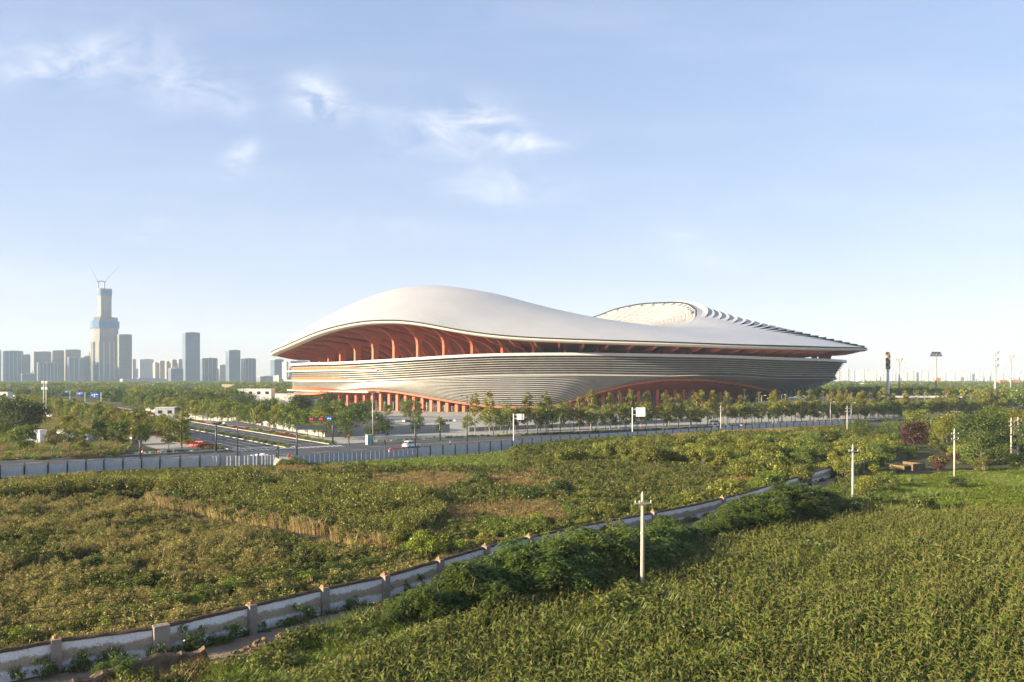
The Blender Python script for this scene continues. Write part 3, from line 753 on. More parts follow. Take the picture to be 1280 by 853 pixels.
def weed_meshes():
    out = []
    def mk(nm, parts, mats):
        V, F, mi = join(parts); k = V[F].min(1)[:, 2] > -.1; out.append(np_mesh(nm, V, F[k], mats, mi[k]))
    def dome(rng, r, h, k): 
        out_ = []
        for _ in range(k):
            a = rng.random() * 2 * PI; q = r * math.sqrt(rng.random()); out_.append((math.cos(a) * q, math.sin(a) * q, h * (.42 + .5 * (1 - (q / r) ** 2) * (.7 + .4 * rng.random()))))
        return out_
    for i in range(3):        # feathery olive-tan weed, a rounded clump of fine sprays
        rng = np.random.default_rng(700 + i); r, h = .55 + .12 * i, 1.15 + .1 * i; Vb, Fb = blades(16, rng, .4, h * .9, .035, .5, 2, r * .5)
        C = dome(rng, r, h, 15); V1, F1 = leaves(C, [np.array([.20, .20, .16])] * 15, 190, .135, rng, .32, .5, -.35); V2, F2 = leaves([(0, 0, h * .38)], [np.array([r, r, h * .3])], 70, .16, rng, .4)
        mk('tan_weed', [(Vb, Fb, 1), (V1, F1, 0), (V2, F2, 1)], [LM['tan'], LM['weed']])
    for i in range(3):        # leafy green weed
        rng = np.random.default_rng(720 + i); r, h = .55 + .1 * i, 1.0 + .12 * i; C = dome(rng, r, h, 11)
        V1, F1 = leaves(C, [np.array([.23, .23, .18])] * 11, 170, .17, rng, .5, .5, .2); V2, F2 = leaves([(0, 0, h * .35)], [np.array([r, r, h * .3])], 50, .17, rng, .5)
        mk('green_weed', [(V1, F1, 0), (V2, F2, 1)], [LM['weed'], LM['green']])
    for i in range(2):        # grass tuft
        rng = np.random.default_rng(740 + i); V, F = blades(44, rng, .5, .85, .055, .6, 2, .42); mk('grass_tuft', [(V, F, 0)], [LM['grass']])
    for i in range(2):        # dry grass tuft
        rng = np.random.default_rng(760 + i); V, F = blades(48, rng, .5, .95, .05, .5, 2, .42); V1, F1 = leaves([(0, 0, .65)], [np.array([.5, .5, .22])], 50, .17, rng, .3, .2, .1)
        mk('dry_tuft', [(V, F, 0), (V1, F1, 0)], [LM['dry']])
    for i in range(2):        # broad low leaves
        rng = np.random.default_rng(780 + i); V1, F1 = leaves([(0, 0, .25), (.2, .2, .3), (-.25, .1, .2)], [np.array([.45, .45, .2])] * 3, 80, .22, rng, .7, .9, .3); mk('broad_weed', [(V1, F1, 0)], [LM['bright']])
    for i in range(2):
        rng = np.random.default_rng(770 + i); V, F = blades(40, rng, .5, .95, .06, .35, 2, .45); V1, F1 = leaves([(0, 0, .6)], [np.array([.5, .5, .35])], 30, .17, rng, .35, .2, .1)
        mk('straw_stalks', [(V, F, 0), (V1, F1, 1)], [LM['straw'], LM['weed']])
    return out   # 0-2 tan, 3-5 green, 6-7 grass, 8-9 dry, 10-11 broad
def tall_weed_meshes():
    out = []
    for i in range(4):
        rng = np.random.default_rng(800 + i); mb = MB(); parts = []
        C = [(rng.normal() * .35, rng.normal() * .35, .9 + 1.5 * rng.random()) for _ in range(10)]
        Vb, Fb = blades(9, rng, .4, 2.2, .06, .25, 2, .3); V1, F1 = leaves(C, [.42] * 10, 150, .24, rng, .5, .4, .3)
        V, F, mi = join([(Vb, Fb, 0), (V1, F1, 1)]); out.append(np_mesh('tall_weed', V, F, [LM['dry'], LM['olive' if i % 2 else 'weed']], mi))
    return out
def build_protos():
    plant_materials()
    for i in range(5): proto_tree('street', i, 7.2, 2.3, 2.0, 1500, .38, 'olive', 9, .10)
    for i in range(4): proto_tree('greenstreet', i, 7.0, 2.4, 2.0, 1700, .38, 'green', 9, .10)
    for i in range(3): proto_tree('browning', i, 6.6, 1.9, 2.1, 800, .34, 'olive', 8, .09, extra=('orange', 260, .3))
    for i in range(5): proto_tree('ginkgo', i, 10.5, 1.8, 2.0, 800, .36, 'olive', 15, .11, bark='bark_pale', extra=('yellow', 620, .46), clump=.40)
    for i in range(3): proto_tree('bare', i, 10.0, 1.5, 2.2, 230, .3, 'olive', 17, .11, bark='bark_pale', extra=('orange', 60, .5), clump=.4)
    for i in range(3): proto_tree('poplar', i, 12.0, 1.7, 1.6, 1000, .42, 'yellow', 13, .12, sq=1.3, extra=('olive', 350, .1))
    for i in range(4): proto_tree('dense', i, 8.5, 4.2, 1.3, 3600, .40, 'dark', 11, .2, clump=.5)
    for i in range(3): proto_tree('round', i, 8.0, 3.8, 1.2, 3600, .36, 'green', 11, .2, clump=.48)
    for i in range(2): proto_tree('gold', i, 7.0, 3.6, 1.0, 2600, .34, 'bright', 10, .18, clump=.5, extra=('yellow', 1700, .35))
    for i in range(2): proto_tree('purpletree', i, 6.5, 3.3, .8, 5200, .34, 'purple', 11, .16, clump=.46)
    for i in range(2): proto_tree('willow', i, 8.0, 3.2, 1.5, 3000, .42, 'bright', 10, .18, droop=.9, clump=.45)
    for i in range(5): proto_shrub('shrub', i, 3.2, 2.2, 2000, .24, 'olive')
    for i in range(4): proto_shrub('greenshrub', i, 3.2, 2.3, 2200, .24, 'green')
    for i in range(3): proto_shrub('darkshrub', i, 3.0, 2.2, 2200, .24, 'dark')
    for i in range(3): proto_shrub('brightshrub', i, 2.6, 1.8, 1700, .22, 'bright')
    for i in range(2): proto_shrub('flowershrub', i, 2.2, 1.4, 1100, .2, 'bright', 'flower', 150)
    for i in range(2): proto_shrub('purpleshrub', i, 2.8, 2.4, 1800, .22, 'purple', 'olive', 500)
    for i in range(3): proto_shrub('sapling', i, 1.5, .8, 520, .15, 'hedge', stems=4, clumps=5)
    for i in range(4): compound_bush('ailanthus', i, 3.9, 3.0, 1000, 'hedge')
# ---------------------------------------------------------------- ground, roads, city
def facade(name, wall, glass, floor=3.6, bay=3.0, gap=.25, rough=.5, spec=.5):
    """storeys and window bays: one procedural facade (far away, a pixel or less per window)"""
    m, nt = new_mat(name); L = nt.links.new; out = N(nt, 'ShaderNodeOutputMaterial'); b = N(nt, 'ShaderNodeBsdfPrincipled')
    b.inputs['Roughness'].default_value = rough; b.inputs['Specular IOR Level'].default_value = spec
    tc = N(nt, 'ShaderNodeTexCoord'); sp = N(nt, 'ShaderNodeSeparateXYZ'); L(tc.outputs['Object'], sp.inputs[0])
    ad = N(nt, 'ShaderNodeMath', operation='ADD'); L(sp.outputs[0], ad.inputs[0]); L(sp.outputs[1], ad.inputs[1])
    cb = N(nt, 'ShaderNodeCombineXYZ'); L(ad.outputs[0], cb.inputs[0]); L(sp.outputs[2], cb.inputs[1])
    br = N(nt, 'ShaderNodeTexBrick', Scale=1.0, offset=0.0); br.inputs['Color1'].default_value = (*glass, 1); br.inputs['Color2'].default_value = (*[g * 1.5 for g in glass], 1)
    br.inputs['Mortar'].default_value = (*wall, 1); br.inputs['Brick Width'].default_value = bay; br.inputs['Row Height'].default_value = floor; br.inputs['Mortar Size'].default_value = gap * floor * .5
    L(cb.outputs[0], br.inputs['Vector'])
    no = N(nt, 'ShaderNodeTexNoise', Scale=.02, Detail=3.0); L(tc.outputs['Object'], no.inputs[0]); r = ramp(nt, no.outputs['Fac'], [(.3, (.8, .8, .8)), (.7, (1.1, 1.1, 1.1))])
    mx = N(nt, 'ShaderNodeMix'); mx.data_type = 'RGBA'; mx.blend_type = 'MULTIPLY'; mx.inputs[0].default_value = 1; L(br.outputs[0], mx.inputs[6]); L(r.outputs[0], mx.inputs[7])
    L(mx.outputs[2], b.inputs['Base Color']); L(b.outputs[0], out.inputs[0]); return m
def soil(name, cols, scale, rough=.95, bump=.5, bscale=6.0):
    m, nt = new_mat(name); L = nt.links.new; out = N(nt, 'ShaderNodeOutputMaterial'); b = N(nt, 'ShaderNodeBsdfPrincipled'); b.inputs['Roughness'].default_value = rough; b.inputs['Specular IOR Level'].default_value = .15
    tc = N(nt, 'ShaderNodeTexCoord'); a = N(nt, 'ShaderNodeTexNoise', Scale=scale, Detail=8.0, Roughness=.7); L(tc.outputs['Object'], a.inputs[0])
    r = ramp(nt, a.outputs['Fac'], [(.28 + .44 * i / (len(cols) - 1), c) for i, c in enumerate(cols)]); L(r.outputs[0], b.inputs['Base Color'])
    n2 = N(nt, 'ShaderNodeTexNoise', Scale=bscale, Detail=6.0); L(tc.outputs['Object'], n2.inputs[0]); bp = N(nt, 'ShaderNodeBump', Strength=bump, Distance=.08); L(n2.outputs['Fac'], bp.inputs['Height']); L(bp.outputs[0], b.inputs['Normal'])
    L(b.outputs[0], out.inputs[0]); return m
WALL = [ground(*p) for p in ((-70, 868), (-10, 856), (70, 839), (200, 820), (312, 791), (403, 767), (479, 750), (605, 709), (660, 695), (740, 676), (815, 661), (870, 649), (930, 633), (1010, 606), (1046, 594), (1095, 583))]
def offset_line(pts, d):
    """polyline shifted to its right by d"""
    out = []
    for i, p in enumerate(pts):
        a = pts[max(0, i - 1)]; b = pts[min(len(pts) - 1, i + 1)]; dx, dy = b[0] - a[0], b[1] - a[1]; l = math.hypot(dx, dy); out.append((p[0] + dy / l * d, p[1] - dx / l * d))
    return out
def ribbon(name, pts, d0, d1, z, m, kind='structure'):
    a, b = offset_line(pts, d0), offset_line(pts, d1); mb = MB(); mb.grid([[(*p, z), (*q, z)] for p, q in zip(b, a)]); o = mb.build(name, m)
    if kind: o['kind'] = kind
    return o
FENCE_L = [ground(*p) for p in ((-60, 603), (0, 598), (60, 594), (130, 588.5), (200, 585.5), (250, 583.5), (300, 582), (346, 581))]
FENCE_M = [ground(*p) for p in ((366, 583), (400, 580.5), (440, 577.5), (480, 575), (521, 572))]
FENCE_R = [ground(*p) for p in ((522, 572), (584, 568), (640, 562), (700, 556), (760, 551), (820, 547.5), (880, 543.5), (940, 539.5), (1000, 536), (1070, 532.5))]
LEFT_FIELD = [ground(*p) for p in ((-260, 640), (-40, 612), (110, 596), (190, 622), (250, 637), (330, 648), (400, 661), (470, 690), (600, 706), (479, 748), (403, 765), (312, 789), (200, 818), (70, 837), (-90, 870))]
MID_FIELD = [ground(*p) for p in ((-120, 612), (-40, 606), (130, 590), (346, 583), (440, 579.5), (521, 574), (600, 569), (700, 558), (820, 550), (940, 542), (1070, 536), (1120, 560), (1090, 580), (1010, 604), (930, 631), (870, 647), (740, 674), (605, 707), (470, 689), (400, 660), (250, 636), (190, 621), (110, 595))]
CORN = [ground(*p, 0) for p in ((330, 905), (470, 835), (560, 800), (700, 757), (780, 728), (830, 712), (900, 690), (960, 672), (1010, 660), (1060, 650), (1130, 650), (1200, 652), (1290, 652), (1420, 655), (1520, 905))]
def build_ground():
    M_G = soil('earth_and_grass', [(.045, .05, .02), (.075, .075, .03), (.11, .095, .05)], .05, bscale=1.5)
    sheet('ground', [(-5200, -250), (5400, -250), (5400, 6900), (-5200, 6900)], 0, M_G)
    M_A = soil('asphalt', [(.065, .065, .068), (.085, .085, .088), (.11, .108, .105)], .25, .8, .15, 12)
    M_C = surf('pale_kerb_stone', (.46, .44, .40), .8, .15, 1.0)
    M_PV = soil('pale_paving', [(.28, .27, .25), (.34, .33, .30), (.40, .38, .35)], .15, .8, .1, 6)
    M_W = surf('worn_white_marking', (.62, .62, .60), .7, .2, 1.5)
    M_D = soil('dirt_track', [(.17, .12, .08), (.24, .175, .12), (.33, .25, .18)], .5, .95, .8, 4)
    M_S = soil('field_soil', [(.040, .034, .018), (.075, .06, .03), (.12, .095, .05)], .35, .95, .8, 4)
    M_LG = soil('lawn', [(.055, .075, .018), (.09, .10, .03), (.14, .125, .05)], .08, .95, .5, 5)
    sheet('road', [st(-260, 12), st(12, 12), st(330, 1.5), st(330, 3.5), st(60, 34.0), st(12, 36), st(-260, 36)], .012, M_A)
    strip('road', -16, -3.5, 36, 900, .012, M_A); strip('road', -.5, 9.5, 36, 900, .012, M_A)
    strip('road', -70, -22, 62, 68, .012, M_A)
    strip('pavement', -260, -24, 37.2, 44, .010, M_PV); strip('pavement', -30, -20.5, 44, 900, .010, M_PV)
    sheet('pavement', [st(12, 38.5), st(60, 36.5), st(330, 6.5), st(330, 40), st(60, 62), st(12, 62)], .008, M_PV); strip('pavement', 11.5, 18, 62, 900, .009, M_PV)
    strip('pavement', -260, 12, 6, 10.5, .010, M_PV)
    # plaza around the stadium
    sheet('plaza', [st(19, 63), st(60, 61), st(330, 40), st(420, 40), (520, 760), (60, 800), (-190, 660), (-140, 480)], .014, M_PV)
    M_ST = soil('grey_granite_steps', [(.11, .11, .115), (.15, .15, .155), (.20, .198, .195)], .3, .8, .1, 6)
    for k in range(9):
        mb = MB(); mb.box((*st(43 - k * 1.2, 70 + k * 9), .07 + k * .14), (52, 9.6, .15), ROT); mb.build('steps', M_ST)['kind'] = 'structure'
    for nm, s0, s1, t0, t1 in (('kerb', -260, -18, 36.0, 36.35), ('kerb', 11, 58, 36.0, 36.35), ('kerb', -260, 12, 11.65, 12.0), ('kerb', 9.5, 9.85, 38, 900), ('kerb', -16.35, -16, 38, 900),
                               ('kerb', -3.5, -3.15, 34.5, 900), ('kerb', -.85, -.5, 34.5, 900), ('kerb', -3.15, -.85, 34.5, 34.85)):
        c = st((s0 + s1) / 2, (t0 + t1) / 2); mb = MB(); mb.box((c[0], c[1], .07), (s1 - s0, t1 - t0, .16), ROT); mb.build(nm, M_C)['kind'] = 'structure'
    mb = MB()
    def dash(s0, s1, t0, t1): mb.add([(*st(a, b), .017) for a, b in ((s0, t0), (s1, t0), (s1, t1), (s0, t1))], [(0, 1, 2, 3)])
    for k in range(22):
        s = -16.5 + k * 1.25
        dash(s, s + .62, 30.8, 34.0)
    for k in range(28): dash(-250 + k * 9.5, -246 + k * 9.5, 17.9, 18.1); dash(-250 + k * 9.5, -246 + k * 9.5, 29.9, 30.1)
    for s in (-12.8, -9.7, -6.6, 2.8, 6.1):
        dash(s - .08, s + .08, 40, 72)
        for k in range(60): dash(s - .08, s + .08, 76 + k * 10, 80 + k * 10)
    dash(-15.8, -3.7, 37.5, 37.9); dash(-250, -22, 23.9, 24.1); dash(14, 60, 23.9, 24.1)
    mb.build('road_markings', M_W)['kind'] = 'structure'
    sheet('path', [ground(300, 583), ground(470, 574), st(40, 12), st(-30, 12)], .006, M_PV)
    sheet('field_soil', LEFT_FIELD, .02, M_S); sheet('meadow_soil', MID_FIELD, .018, soil('meadow_earth', [(.06, .065, .02), (.11, .095, .04), (.17, .125, .06)], .2, .95, .8, 4))
    sheet('corn_soil', CORN, .022, M_S)
    ribbon('dirt_track', WALL[1:], .6, 5.2, .024, M_D)
    sheet('lawn', [ground(-60, 500), ground(45, 499), ground(100, 512), ground(160, 524), ground(175, 540), ground(-60, 545)], .010, M_LG)
    sheet('young_crop_field', [ground(*p) for p in ((1080, 606), (1150, 596), (1230, 590), (1330, 590), (1400, 640), (1130, 640))], .02, M_LG)

def box_obj(name, m, parent, c, size, rz=0.0, taper=1.0):
    mb = MB(); mb.box(c, size, rz, taper); return mb.build(name, m, parent)
def city_block(px0, px1, py, d, m, label, depth=40, group=None, cap=True, name='tower_block', cat='tower block', m2=None, floor_box=None):
    mm = ray((px0 + px1) / 2); nrm = math.hypot(mm, 1); W = (px1 - px0) / 1000 * d
    a = abs(RD[0] - RD[1] * mm) / nrm * nrm ** 2 ** .5; a = abs(RD[0] - RD[1] * mm); b = abs(RN[0] - RN[1] * mm)
    w = max(W * .35, (W - depth * b) / a); H = CAMH + (HOR - py) / 1000 * d
    root = empty(name, (mm * d, d, 0), ROT, label, cat, group)
    box_obj('tower_body', m, root, (0, 0, (H - 3) / 2), (w, depth, H - 3))
    mb = MB(); mb.box((0, 0, H - 2.2), (w * .99, depth * .99, 1.6)); mb.box((w * .12, 0, H - .7), (w * .5, depth * .5, 1.4)); mb.build('roof', CITY['cap'], root)
    if m2 is not None:
        for sx in np.linspace(-.42, .42, max(3, int(w / 9))): box_obj('facade_fin', m2, root, (sx * w, -depth / 2 - .25, H * .49), (1.1, .5, H * .94))
    return root
CITY = {}
def build_city():
    CITY['cap'] = surf('roof_plant_grey', (.30, .30, .31), .7, .2, .1)
    CITY['glass'] = facade('blue_glass_facade', (.16, .20, .25), (.075, .11, .16), 4, 3, .22, .3)
    CITY['grey'] = facade('grey_facade', (.24, .24, .25), (.09, .10, .12), 3.6, 3.2, .3)
    CITY['brown'] = facade('brown_facade', (.26, .23, .21), (.10, .095, .10), 3.6, 3.0, .35)
    CITY['pale'] = facade('pale_facade', (.46, .45, .44), (.16, .17, .19), 3.1, 3.4, .45)
    CITY['beige'] = facade('beige_facade', (.50, .43, .34), (.18, .15, .13), 3.1, 3.4, .45)
    CITY['fin'] = surf('pale_fin', (.45, .46, .48), .5, .1, .1)
    CITY['conc'] = facade('raw_concrete_frame', (.33, .32, .30), (.12, .12, .12), 4.2, 5, .30, .8)
    CITY['concg'] = facade('grey_concrete_frame', (.30, .30, .31), (.08, .085, .09), 4.2, 3.4, .25, .8)
    CITY['net'] = surf('blue_safety_net', (.07, .16, .32), .7, .25, .1)
    CITY['steel'] = surf('crane_steel', (.34, .36, .38), .5, .1, .2)
    B = [(-34, 1.5, 437, 2500, 'grey', 0, 'grey office block cut by the left edge of the skyline'), (3, 29, 438.5, 2450, 'glass', 1, 'blue glass office block with pale fins, leftmost full tower'),
         (27, 38, 443, 2600, 'brown', 0, 'narrow brown block beside the leftmost glass office'), (41, 66, 439.5, 2700, 'brown', 0, 'wide brown office slab behind the low glass block'), (64, 81, 438, 2650, 'grey', 0, 'grey slab standing right behind the low finned glass block'),
         (46, 74, 453, 2400, 'glass', 1, 'low glass block with pale vertical fins before the brown slab'), (80, 101, 437, 2620, 'brown', 0, 'dark brown tower rising behind a lower pale glass block'), (84, 99, 446.5, 2430, 'glass', 1, 'pale glass block in front of the dark brown tower'),
         (97, 106, 447, 2500, 'glass', 0, 'slim blue glass block left of the brown slab near the unfinished tower'), (103, 113, 445, 2560, 'brown', 0, 'brown slab two blocks left of the unfinished tower'), (111, 117, 438, 2620, 'brown', 0, 'thin dark tower touching the left side of the unfinished tower'),
         (146, 165, 418, 2480, 'concg', 0, 'tall grey concrete frame tower right of the unfinished skyscraper'), (164, 170, 449, 2900, 'pale', 0, 'thin pale block right of the grey frame tower'), (173, 192, 449, 3300, 'pale', 0, 'hazy pale twin slab in the gap right of the frame tower'),
         (191, 198, 453, 2800, 'beige', 0, 'small beige flat block beside the hazy pale slab'), (197, 206, 451, 2800, 'beige', 0, 'beige flat block second in the beige row'), (205, 213, 451.5, 2850, 'beige', 0, 'beige flat block in the middle of the beige row'),
         (212, 221, 449.5, 2800, 'beige', 0, 'tallest beige flat block of the row left of the glass tower'), (220, 229, 449, 2860, 'beige', 0, 'beige flat block touching the tall glass tower'), (210, 229, 460, 2300, 'glass', 0, 'low dark blue hall at the foot of the tall glass tower'),
         (228, 250, 415.5, 2450, 'glass', 0, 'tall slab of blue glass standing alone mid skyline'), (250, 272, 447.5, 2500, 'glass', 1, 'squat glass block right of the tall blue slab'), (272, 283, 456, 2900, 'beige', 0, 'small pale block between two glass blocks'),
         (282, 300.5, 437.5, 2450, 'glass', 0, 'medium blue glass tower right of the squat block'), (301, 320, 448, 2520, 'glass', 1, 'blue block right of the medium glass tower'), (320, 341, 470, 2300, 'grey', 0, 'low grey building right of the blue glass blocks'),
         (338, 354.5, 449, 2450, 'glass', 0, 'blue glass block left of the stadium roof tip'), (353.5, 359, 452, 2300, 'pale', 0, 'slim pale white tower close to the stadium'), (359, 386, 451, 2600, 'brown', 0, 'wide brown block half hidden by the stadium terraces'),
         (342, 352, 469, 2000, 'beige', 0, 'small cream building under the blue block by the stadium'), (150, 208, 473, 2100, 'pale', 0, 'long low white hall below the grey frame tower'), (26, 46, 467, 2300, 'glass', 0, 'low connecting wing between two finned glass blocks')]
    for px0, px1, py, d, m, fin, lab in B:
        city_block(px0, px1, py, d, CITY[m], lab, 36 if d < 2900 else 25, m2=CITY['fin'] if fin else None, cat='office block')
    # unfinished skyscraper
    d = 2500; x = ray(131) * d; Z = lambda py: CAMH + (HOR - py) / 1000 * d
    r = empty('unfinished_skyscraper', (x, d, 0), ROT, 'unfinished concrete skyscraper with blue safety nets and two cranes on top', 'skyscraper')
    def octo(w, c): h = w / 2; return [(-h + c, -h), (h - c, -h), (h, -h + c), (h, h - c), (h - c, h), (-h + c, h), (-h, h - c), (-h, -h + c)]
    def oc(nm, m, w, c, z0, z1): mb = MB(); mb.prism(octo(w, c), z0, z1); return mb.build(nm, m, r)
    oc('tower_body', CITY['conc'], 70, 15, 0, Z(411)); oc('glazed_base', CITY['glass'], 71, 15, 0, Z(457))
    for sx in (-1, 1):
        for k in (-.30, -.12, .12, .30): box_obj('pier', CITY['fin'], r, (k * 70, -35.6, Z(434) / 2 + 15), (3.2, 1.2, Z(434)))
        break
    for k in (-.30, -.12, .12, .30): box_obj('pier', surf('sunlit_concrete', (.36, .34, .31), .8, .1, .1), r, (-35.6, k * 70, Z(434) / 2 + 15), (1.2, 3.2, Z(434)))
    oc('safety_net', CITY['net'], 76, 16, Z(411), Z(402)); oc('formwork_deck', CITY['concg'], 68, 15, Z(402), Z(397.5))
    oc('core', CITY['conc'], 34, 4, Z(397.5), Z(370)); oc('core_net', CITY['net'], 37, 4, Z(370), Z(364)); oc('core_top', CITY['concg'], 36, 4, Z(364), Z(361.5))
    for px, sg, tip in ((123.5, -1, (110.5, 330)), (131, 1, (149, 333))):
        cx = ray(px) * d; c = empty('tower_crane', (cx, d - 3, Z(361.5)), 0, 'luffing crane leaning %s on top of the unfinished skyscraper' % ('left' if sg < 0 else 'right'), 'crane', 'cranes on the skyscraper')
        zt = Z(352.5) - Z(361.5); mb = MB(); mb.tube([(0, 0, -30 if sg < 0 else 0), (0, 0, zt)], 2.0, 4); mb.build('mast', CITY['steel'], c)
        mb = MB(); mb.box((0, 0, zt), (7, 4, 3)); mb.box((-sg * 6, 0, zt + 1.5), (9, 3.5, 3)); mb.build('slewing_platform', surf('dark_crane_base', (.10, .12, .15), .6), c)
        dx = (tip[0] - px) / 1000 * d; dz = Z(tip[1]) - Z(352.5); mb = MB(); mb.tube([(sg * 2, 0, zt + 1), (dx, 0, zt + dz)], [1.1, .6], 4); mb.build('jib', CITY['steel'], c)
        mb = MB(); mb.tube([(-sg * 2, 0, zt + 1), (-sg * 6, 0, zt + 14)], .7, 4); mb.tube([(-sg * 6, 0, zt + 14), (dx * .9, 0, zt + dz * .92)], .22, 3); mb.build('pendant_mast', CITY['steel'], c)
    # far skyline on the right, fading into the air
    rng = random.Random(5); x = 1046; i = 0
    FAR = {k: facade('far_%s_flats' % k, w, g, 3, 3.4, .5) for k, w, g in (('pale', (.27, .285, .31), (.16, .175, .20)), ('beige', (.29, .275, .26), (.16, .16, .165)))}
    while x < 1285:
        w = rng.uniform(2.6, 4.6); top = 464.0 - 2.0 * math.exp(-((x - 1065) / 30) ** 2) + rng.uniform(-1.8, 1.8) + (1.8 if x > 1150 else 0)
        city_block(x, x + w, top, rng.uniform(3900, 4600), FAR[rng.choice(['pale', 'pale', 'beige'])], 'pale high-rise flat block fading in the haze on the far right skyline', 16, 'high-rise flats on the far right skyline', name='apartment_tower', cat='flat block')
        x += w + rng.choice([.4, .6, 1.2, 2.8, 4]); i += 1
    rng = random.Random(8)
    for k in range(26):
        x = rng.uniform(-10, 350); city_block(x, x + rng.uniform(3, 7), rng.uniform(460, 467), rng.uniform(3600, 4400), FAR[rng.choice(['pale', 'beige'])], 'hazy flat block far behind the left office skyline', 18, 'flats far behind the office skyline', name='apartment_tower', cat='flat block')
# ---------------------------------------------------------------- walls, fences, poles, vehicles, people
OM = {}
def obj_mats():
    m, nt = new_mat('whitewashed_wall'); L = nt.links.new; out = N(nt, 'ShaderNodeOutputMaterial'); b = N(nt, 'ShaderNodeBsdfPrincipled'); b.inputs['Roughness'].default_value = .9
    b.inputs['Specular IOR Level'].default_value = .1
    tc = N(nt, 'ShaderNodeTexCoord'); sp = N(nt, 'ShaderNodeSeparateXYZ'); L(tc.outputs['Object'], sp.inputs[0])
    n1 = N(nt, 'ShaderNodeTexNoise', Scale=.55, Detail=6.0, Roughness=.7); L(tc.outputs['Object'], n1.inputs[0])
    a = N(nt, 'ShaderNodeMath', operation='MULTIPLY_ADD'); L(n1.outputs['Fac'], a.inputs[0]); a.inputs[1].default_value = 1.1; L(sp.outputs[2], a.inputs[2])
    n3 = N(nt, 'ShaderNodeTexNoise', Scale=5.0, Detail=8.0, Roughness=.75); L(tc.outputs['Object'], n3.inputs[0])
    a2 = N(nt, 'ShaderNodeMath', operation='MULTIPLY_ADD'); L(n3.outputs['Fac'], a2.inputs[0]); a2.inputs[1].default_value = .55; L(a.outputs[0], a2.inputs[2])
    # the lime wash stays on a top and a bottom band; plaster shows between
    mr = N(nt, 'ShaderNodeMapRange'); mr.inputs[1].default_value = 0; mr.inputs[2].default_value = 3.0; L(a2.outputs[0], mr.inputs[0])
    r = ramp(nt, mr.outputs[0], [(.20, (.22, .18, .14)), (.27, (.76, .76, .76)), (.44, (.80, .80, .80)), (.50, (.40, .34, .25)), (.655, (.44, .37, .27)), (.70, (.82, .82, .82)), (.98, (.84, .84, .84))])
    n4 = N(nt, 'ShaderNodeTexNoise', Scale=9.0, Detail=6.0, Roughness=.8); L(tc.outputs['Object'], n4.inputs[0]); r4 = ramp(nt, n4.outputs['Fac'], [(.35, (.68, .64, .58)), (.55, (1, 1, 1))])
    mx = N(nt, 'ShaderNodeMix'); mx.data_type = 'RGBA'; mx.blend_type = 'MULTIPLY'; mx.inputs[0].default_value = 1; L(r.outputs[0], mx.inputs[6]); L(r4.outputs[0], mx.inputs[7])
    L(mx.outputs[2], b.inputs['Base Color']); bp = N(nt, 'ShaderNodeBump', Strength=.6, Distance=.04); L(n4.outputs['Fac'], bp.inputs['Height']); L(bp.outputs[0], b.inputs['Normal']); L(b.outputs[0], out.inputs[0])
    OM['wash'] = m
    OM['mud'] = soil('mud_brick', [(.10, .068, .042), (.18, .12, .075), (.27, .185, .115)], 2.5, .95, .9, 9)
    OM['coping'] = soil('mossy_coping', [(.055, .038, .026), (.09, .062, .040), (.14, .10, .065)], 2.0, .95, .8, 9)
    OM['pier'] = soil('stained_concrete', [(.20, .165, .135), (.28, .24, .20), (.36, .32, .27)], 1.5, .9, .5, 8)
    OM['brick'] = soil('old_brick', [(.30, .13, .065), (.42, .20, .10), (.48, .27, .15)], 3.0, .95, .6, 10)
    OM['concrete'] = surf('pole_concrete', (.46, .42, .36), .85, .2, .9, bump=.2)
    OM['steel'] = surf('galvanised_steel', (.42, .43, .44), .45, .12, 1.0, metal=.5)
    OM['dark'] = surf('dark_blue_grey_paint', (.032, .045, .062), .45, .2, .6)
    OM['black'] = surf('black_paint', (.02, .02, .022), .5, .2, 1.0)
    OM['ceramic'] = surf('white_ceramic', (.68, .66, .62), .3, .1, 2.0)
    OM['sheet'] = surf('pale_fence_sheet', (.47, .485, .495), .5, .2, .4)
    OM['sheetg'] = surf('grey_fence_sheet', (.36, .38, .40), .5, .22, .5)
    OM['white'] = surf('white_paint', (.72, .72, .71), .45, .08, .4)
    OM['offwhite'] = surf('offwhite_cladding', (.62, .61, .58), .6, .12, .3)
    OM['hoard'] = surf('grey_hoarding', (.30, .295, .28), .7, .2, .3)
    OM['winglass'] = surf('window_glass', (.03, .04, .05), .1, .3, 1.0, spec=.8)
    OM['blue'] = surf('road_sign_blue', (.02, .10, .42), .4, .08, .5)
    OM['red'] = surf('red_plastic', (.50, .045, .03), .5, .12, 1.0)
    OM['orange'] = surf('orange_cloth', (.75, .16, .03), .7, .12, 2.0)
    OM['hedge_green'] = surf('clipped', (.05, .075, .02), .9, .4, 2.0)
    OM['tyre'] = surf('tyre_rubber', (.02, .02, .02), .8, .2, 2.0)
    OM['carwhite'] = surf('car_paint_white', (.74, .75, .76), .2, .04, .5, spec=.7)
    OM['skin'] = surf('skin', (.42, .25, .17), .6, .1, 5.0); OM['hair'] = surf('hair', (.02, .016, .014), .6, .1, 5.0)
    OM['net'] = surf('green_dust_net', (.05, .24, .16), .8, .35, .6)
    OM['tarp'] = surf('white_tarpaulin', (.66, .67, .68), .5, .12, .6)
    OM['roofmetal'] = surf('canopy_metal', (.55, .57, .60), .4, .1, .3)
    OM['cable'] = surf('cable_black', (.015, .015, .016), .6)
    OM['led'] = glow('red_led', (1, .04, .06), .9)

